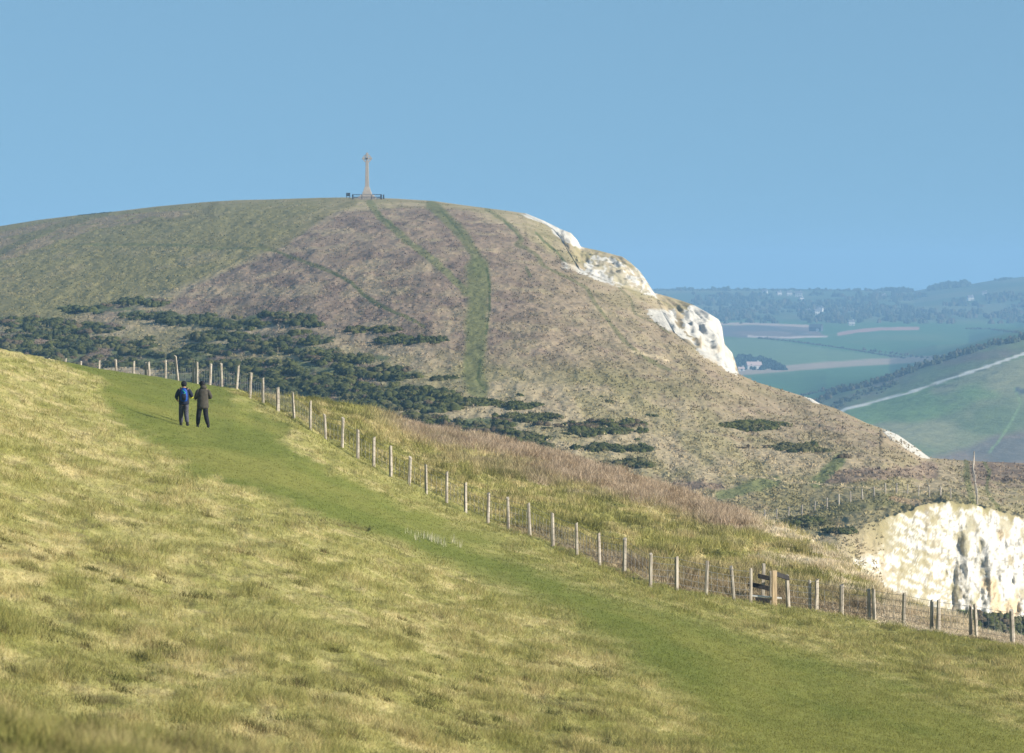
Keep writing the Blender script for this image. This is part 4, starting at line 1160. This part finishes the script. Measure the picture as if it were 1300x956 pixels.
for uu, lb in ((483.6, 'short dark bollard on the right of the cross railing, nearer one'), (487, 'short dark bollard right of the cross railing, outermost one')):
    h = SB.hit(uu, 252.6, SKB)
    o = MB().box((0, 0, .45), (.42, .4, 1.2), taper=.8).box((0, 0, 1.1), (.3, .3, .14)).build('bollard', M_iron, bevel=.03); o.location = (h[0], h[1], h[2])
    tag(o, lb, 'bollard', 'dark bollards beside the hilltop cross')

# ================================================================== PEOPLE
def skin_mesh(name, verts, edges, radii, mat, parent=None, root=0, sub=2):
    me = bpy.data.meshes.new(name); me.from_pydata([tuple(v) for v in verts], edges, []); me.update()
    o = bpy.data.objects.new(name, me); col.objects.link(o)
    m = o.modifiers.new('skin', 'SKIN'); m.use_smooth_shade = True
    lay = me.skin_vertices[0] if me.skin_vertices else None
    for i, r in enumerate(radii):
        rr = r if isinstance(r, tuple) else (r, r)
        me.skin_vertices[0].data[i].radius = rr
        me.skin_vertices[0].data[i].use_root = (i == root)
    s_ = o.modifiers.new('sub', 'SUBSURF'); s_.levels = sub; s_.render_levels = sub
    dg = bpy.context.evaluated_depsgraph_get(); dg.update()
    m2 = bpy.data.meshes.new_from_object(o.evaluated_get(dg))
    bpy.data.objects.remove(o); m2.name = name
    m2.materials.clear(); m2.materials.append(mat)
    for p in m2.polygons: p.use_smooth = True
    o = bpy.data.objects.new(name, m2); col.objects.link(o)
    if parent: o.parent = parent
    return o

def skin_ok_init(me):
    pass

def person(u, y, H, rz, feet, hands, elbows, shoulders_w, headturn, label):
    """one continuous skinned body; local x right, y forward, z up (for a 1.72 m figure)"""
    h = SA.hit(u, y); k = H / 1.72
    V = []; E = []; R = []
    def v(p, r, link=None):
        V.append(tuple(np.array(p) * k)); R.append(r * k); i = len(V) - 1
        if link is not None: E.append((link, i))
        return i
    pel = v((0, 0, .93), .125)
    be = v((0, .0, 1.08), .115, pel); ch = v((0, .01, 1.28), .135, be); up = v((0, .0, 1.40), .10, ch)
    nk = v((0, .0, 1.47), .055, up); hd0 = v((0, .01, 1.54), .07, nk); hd = v((0, .015, 1.62), .088, hd0); tp = v((0, .01, 1.69), .06, hd)
    ct, st = cos(headturn), sin(headturn)
    def rot(p): return (p[0] * ct - p[1] * st, p[0] * st + p[1] * ct, p[2])
    v(rot((0, .115, 1.585)), .018, hd)                     # nose
    v(rot((.092, .0, 1.59)), .018, hd); v(rot((-.092, .0, 1.59)), .018, hd)    # ears
    v(rot((0, .085, 1.53)), .03, hd0)                      # chin
    for sgn in (-1, 1):
        key = 0 if sgn < 0 else 1
        hip = v((sgn * .085, 0, .88), .095, pel)
        kx, ky, kz = feet[key]['knee']; kn = v((kx, ky, kz), .052, hip)
        ax, ay, az = feet[key]['ankle']; cf = v(((kx * .6 + ax * .4), (ky * .6 + ay * .4), (kz * .6 + az * .4)), .046, kn); an = v((ax, ay, az), .038, cf)
        v((ax + sgn * .01, ay + .06, az - .05), .036, an); v((ax + sgn * .02, ay + .15, az - .055), .028, len(V) - 1)
        sh = v((sgn * shoulders_w, 0, 1.37), .062, up)
        ex, ey_, ez = elbows[key]; el = v((ex, ey_, ez), .043, sh)
        hx, hy, hz = hands[key]; wr = v((hx, hy, hz), .027, el)
        d = np.array(hands[key]) - np.array(elbows[key]); d /= np.linalg.norm(d)
        palm = v(np.array((hx, hy, hz)) + d * .06, .03, wr)
        side = np.cross(d, (0, 0, 1.)); side /= np.linalg.norm(side) + 1e-6; dn = np.cross(side, d)
        for fi, (off, ln) in enumerate(((-.027, .07), (-.009, .08), (.009, .078), (.027, .062))):
            b0 = np.array((hx, hy, hz)) + d * .085 + side * off
            f1 = v(b0 + d * .02, .0095, palm); f2 = v(b0 + d * ln * .6 - dn * .01, .009, f1); v(b0 + d * ln * .9 - dn * .035, .008, f2)
        t0 = v(np.array((hx, hy, hz)) + d * .04 - side * .04, .011, palm); v(np.array((hx, hy, hz)) + d * .075 - side * .06 - dn * .01, .009, t0)
    body = skin_mesh('person', V, E, R, M_skin)
    body.location = (h[0], h[1], h[2]); body.rotation_euler = (0, 0, rz)
    tag(body, label, 'person')
    return body, k

def leg_clothes(body, k, feet, mat, hem_r, top=.98, name='trousers'):
    b = MB()
    b.tube([(0, 0, top * k), (0, 0, (.93) * k), (0, 0, .84 * k)], [(.155 * k, .115 * k), (.17 * k, .13 * k), (.165 * k, .125 * k)], 14)
    for key, sgn in ((0, -1), (1, 1)):
        kn = np.array(feet[key]['knee']) * k; an = np.array(feet[key]['ankle']) * k; hp = np.array((sgn * .085, 0, .90)) * k
        b.tube([hp, hp * .6 + kn * .4, kn, kn * .5 + an * .5, an + (0, 0, .0)], [.108 * k, .105 * k, .094 * k, max(hem_r * 1.15, .084) * k, max(hem_r, .072) * k], 12)
    return b.build(name, mat, body, smooth=True, subdiv=1)

def boots(body, k, feet, mat):
    for key, sgn in ((0, -1), (1, 1)):
        ax, ay, az = [q * k for q in feet[key]['ankle']]
        b = MB().tube([(ax, ay, az + .06), (ax, ay, az - .02), (ax, ay + .02, az - .06)], [.052, .056, (.05, .05)], 10)
        b.tube([(ax, ay - .07, az - .055), (ax, ay - .03, az - .045), (ax + sgn * .01, ay + .06, az - .05), (ax + sgn * .02, ay + .15, az - .06), (ax + sgn * .02, ay + .20, az - .068)], [(.03, .03), (.048, .045), (.052, .042), (.05, .032), (.02, .018)], 10)
        b.build('boot', mat, body, smooth=True)

# left walker
feetL = [{'knee': (-.11, .16, .50), 'ankle': (-.11, .26, .10)}, {'knee': (.08, .03, .49), 'ankle': (.13, -.24, .12)}]
elbL = [(-.29, -.08, 1.13), (.31, -.03, 1.14)]; hanL = [(-.25, .16, 1.02), (.24, .21, 1.10)]
rzL = radians(4)
pL, k = person(233.5, 541.5, 1.70, rzL, feetL, hanL, elbL, .175, 0.0, 'walker in a navy jacket and dark cap seen from behind, left of the pair')
leg_clothes(pL, k, feetL, M_grey, .058)
boots(pL, k, feetL, M_black)
b = MB().tube([(0, 0, .80 * k), (0, 0, .88 * k), (0, 0, 1.03 * k), (0, 0, 1.2 * k), (0, -.005, 1.34 * k), (0, 0, 1.42 * k), (0, 0, 1.48 * k)],
              [(.20, .155), (.205, .16), (.19, .145), (.215, .155), (.215, .145), (.15, .115), (.075, .075)], 16)
for key, sgn in ((0, -1), (1, 1)):
    sh = np.array((sgn * .185, 0, 1.36)) * k; e_ = np.array(elbL[key]) * k; h_ = np.array(hanL[key]) * k
    b.tube([sh + (-sgn * .06, 0, 0), sh, sh * .5 + e_ * .5, e_, e_ * .5 + h_ * .5, h_], [.085, .088, .078, .07, .06, .048], 12)
jk = b.build('jacket', M_navy, pL, smooth=True, subdiv=1)
b = MB().tube([np.array(elbL[1]) * k * .55 + np.array(hanL[1]) * k * .45 + (0, -.05, .01), np.array(elbL[1]) * k * .3 + np.array(hanL[1]) * k * .7], [.078, .07], 12)
b.build('armband', M_yellow, pL, smooth=True)
MB().ell((0, .01, 1.60 * k), (.108, .118, .125), 14, 9, -.75, 1).build('hood', M_black, pL, smooth=True)
MB().ell((0, .09, 1.66 * k), (.085, .10, .018), 12, 6).build('cap_peak', M_black, pL, smooth=True)
# backpack, a thing of its own
Bp = MB().tube([(0, 0, -.26), (0, 0, -.22), (0, 0, -.05), (0, 0, .14), (0, 0, .22), (0, 0, .25)], [(.09, .05), (.135, .085), (.145, .10), (.13, .085), (.09, .06), (.03, .02)], 14)
bp = Bp.build('backpack', M_blue, None, smooth=True, subdiv=1)
cs, sn = cos(rzL), sin(rzL); lx, ly, lz = (0, -.215, 1.20 * k)
bp.location = (pL.location[0] + lx * cs - ly * sn, pL.location[1] + lx * sn + ly * cs, pL.location[2] + lz); bp.rotation_euler = (0, 0, rzL)
tag(bp, 'bright blue backpack with green trim on the navy walker', 'backpack')
MB().tube([(0, -.05, -.20), (0, -.105, -.1), (0, -.10, .02), (0, -.05, .06)], [(.07, .03), (.09, .035), (.08, .03), (.04, .02)], 12).build('pocket', M_navy, bp, smooth=True)
MB().tube([(-.06, -.06, .18), (.05, -.095, .08), (-.05, -.10, .0), (.0, -.12, -.1)], [.016] * 4, 8).build('trim', M_teal, bp, smooth=True)
for sgn in (-1, 1):
    MB().tube([(sgn * .10, .05, .18), (sgn * .12, .13, .26), (sgn * .13, .30, .20), (sgn * .14, .385, .05), (sgn * .15, .30, -.12), (sgn * .13, .08, -.2)], [(.03, .012)] * 6, 8).build('strap', M_navy, bp, smooth=True)

# right walker
feetR = [{'knee': (-.15, .08, .50), 'ankle': (-.16, .24, .10)}, {'knee': (.11, .04, .49), 'ankle': (.17, -.26, .12)}]
elbR = [(-.26, .02, 1.12), (.30, -.05, 1.13)]; hanR = [(-.24, .21, 1.08), (.25, .20, 1.10)]
rzR = radians(10)
pR, k = person(257.5, 544, 1.78, rzR, feetR, hanR, elbR, .175, .7, 'walker in a long olive coat and black hat, right of the pair')
leg_clothes(pR, k, feetR, M_black, .072)
boots(pR, k, feetR, M_black)
b = MB().tube([(0, 0, .70 * k), (0, 0, .80 * k), (0, 0, .95 * k), (0, 0, 1.10 * k), (0, 0, 1.25 * k), (0, -.01, 1.37 * k), (0, 0, 1.44 * k), (0, 0, 1.50 * k)],
              [(.235, .18), (.235, .18), (.225, .17), (.215, .16), (.225, .16), (.215, .145), (.15, .12), (.085, .085)], 16)
for key, sgn in ((0, -1), (1, 1)):
    sh = np.array((sgn * .185, 0, 1.37)) * k; e_ = np.array(elbR[key]) * k; h_ = np.array(hanR[key]) * k
    b.tube([sh + (-sgn * .06, 0, 0), sh, sh * .5 + e_ * .5, e_, e_ * .5 + h_ * .5, h_], [.088, .09, .08, .073, .063, .052], 12)
b.build('coat', M_olive, pR, smooth=True, subdiv=1)
MB().ell((.02, -.05, 1.50 * k), (.125, .10, .10), 14, 8).build('hood', M_olive, pR, smooth=True)
MB().ell((-.02, .015, 1.63 * k), (.108, .125, .125), 14, 8, -.7, 1).build('hat', M_black, pR, smooth=True)
MB().ell((0, .0, 1.585 * k), (.092, .098, .07), 12, 6, -.9, .9).build('hair', M_hair, pR, smooth=True)
for bd, turn in ((pL, 0), (pR, .7)):
    for sgn in (-1, 1):
        x, y_ = sgn * .035, .092
        MB().ell((x * cos(turn) - y_ * sin(turn), x * sin(turn) + y_ * cos(turn), 1.635), (.012, .012, .008), 8, 6).build('eye', M_white, bd, smooth=True)

# ================================================================== AIR, SKY, SUN, CAMERA
hz = MB().box((0, 4900, -43), (11900, 9998, 172)).build('haze', None or M_white)
hz.data.materials.clear()
mh = bpy.data.materials.new('haze_air'); mh.use_nodes = True; nt = mh.node_tree; nt.nodes.clear()
out = nt.nodes.new('ShaderNodeOutputMaterial'); pv = nt.nodes.new('ShaderNodeVolumePrincipled')
pv.inputs['Color'].default_value = (.35, .64, .97, 1); pv.inputs['Density'].default_value = 1.45e-4
pv.inputs['Anisotropy'].default_value = .0
nt.links.new(pv.outputs[0], out.inputs['Volume'])
hz.data.materials.append(mh)
tag(hz, 'pale blue haze over the far country', 'haze', kind='stuff')

EL = 24.0; AZ = radians(109)        # azimuth clockwise from +Y (north)
sd = np.array([sin(AZ) * cos(radians(EL)), cos(AZ) * cos(radians(EL)), sin(radians(EL))])
L_ = bpy.data.lights.new('sun', 'SUN'); L_.energy = 4.6; L_.angle = radians(.53); L_.color = (1, .93, .82)
so = bpy.data.objects.new('sun', L_); col.objects.link(so)
from mathutils import Vector
so.rotation_euler = Vector(sd).to_track_quat('Z', 'Y').to_euler()
w = bpy.data.worlds.new('World'); scene.world = w; w.use_nodes = True
nt = w.node_tree; bg = nt.nodes['Background']; sk = nt.nodes.new('ShaderNodeTexSky'); sk.sky_type = 'NISHITA'
sk.sun_disc = False; sk.sun_elevation = radians(EL); sk.sun_rotation = AZ; sk.altitude = 120; sk.air_density = 1.0; sk.dust_density = .3; sk.ozone_density = .8
tcw = nt.nodes.new('ShaderNodeTexCoord'); ad = nt.nodes.new('ShaderNodeVectorMath'); ad.operation = 'ADD'; ad.inputs[1].default_value = (0, 0, .30)
nm = nt.nodes.new('ShaderNodeVectorMath'); nm.operation = 'NORMALIZE'
nt.links.new(tcw.outputs['Generated'], ad.inputs[0]); nt.links.new(ad.outputs[0], nm.inputs[0]); nt.links.new(nm.outputs[0], sk.inputs[0])
tn = nt.nodes.new('ShaderNodeVectorMath'); tn.operation = 'MULTIPLY'; tn.inputs[1].default_value = (.84, 1.04, 1.0)
nt.links.new(sk.outputs[0], tn.inputs[0]); nt.links.new(tn.outputs[0], bg.inputs[0]); bg.inputs[1].default_value = .094

cam = bpy.data.cameras.new('camera'); co = bpy.data.objects.new('camera', cam); col.objects.link(co)
co.location = (0, 0, 0); co.rotation_euler = (radians(90), 0, 0)
cam.sensor_width = 36; cam.lens = 36 * F / 1300; cam.shift_y = (YH - 478) / 1300.0
cam.clip_start = .5; cam.clip_end = 30000
cam.dof.use_dof = True; cam.dof.focus_distance = 230; cam.dof.aperture_fstop = 5.6
scene.camera = co
scene.view_settings.view_transform = 'Standard'; scene.view_settings.look = 'None'; scene.view_settings.exposure = .9
scene.view_settings.gamma = 1; scene.view_settings.use_curve_mapping = False
scene.cycles.volume_bounces = 0; scene.cycles.max_bounces = 5; scene.cycles.diffuse_bounces = 3
scene.cycles.use_denoising = True
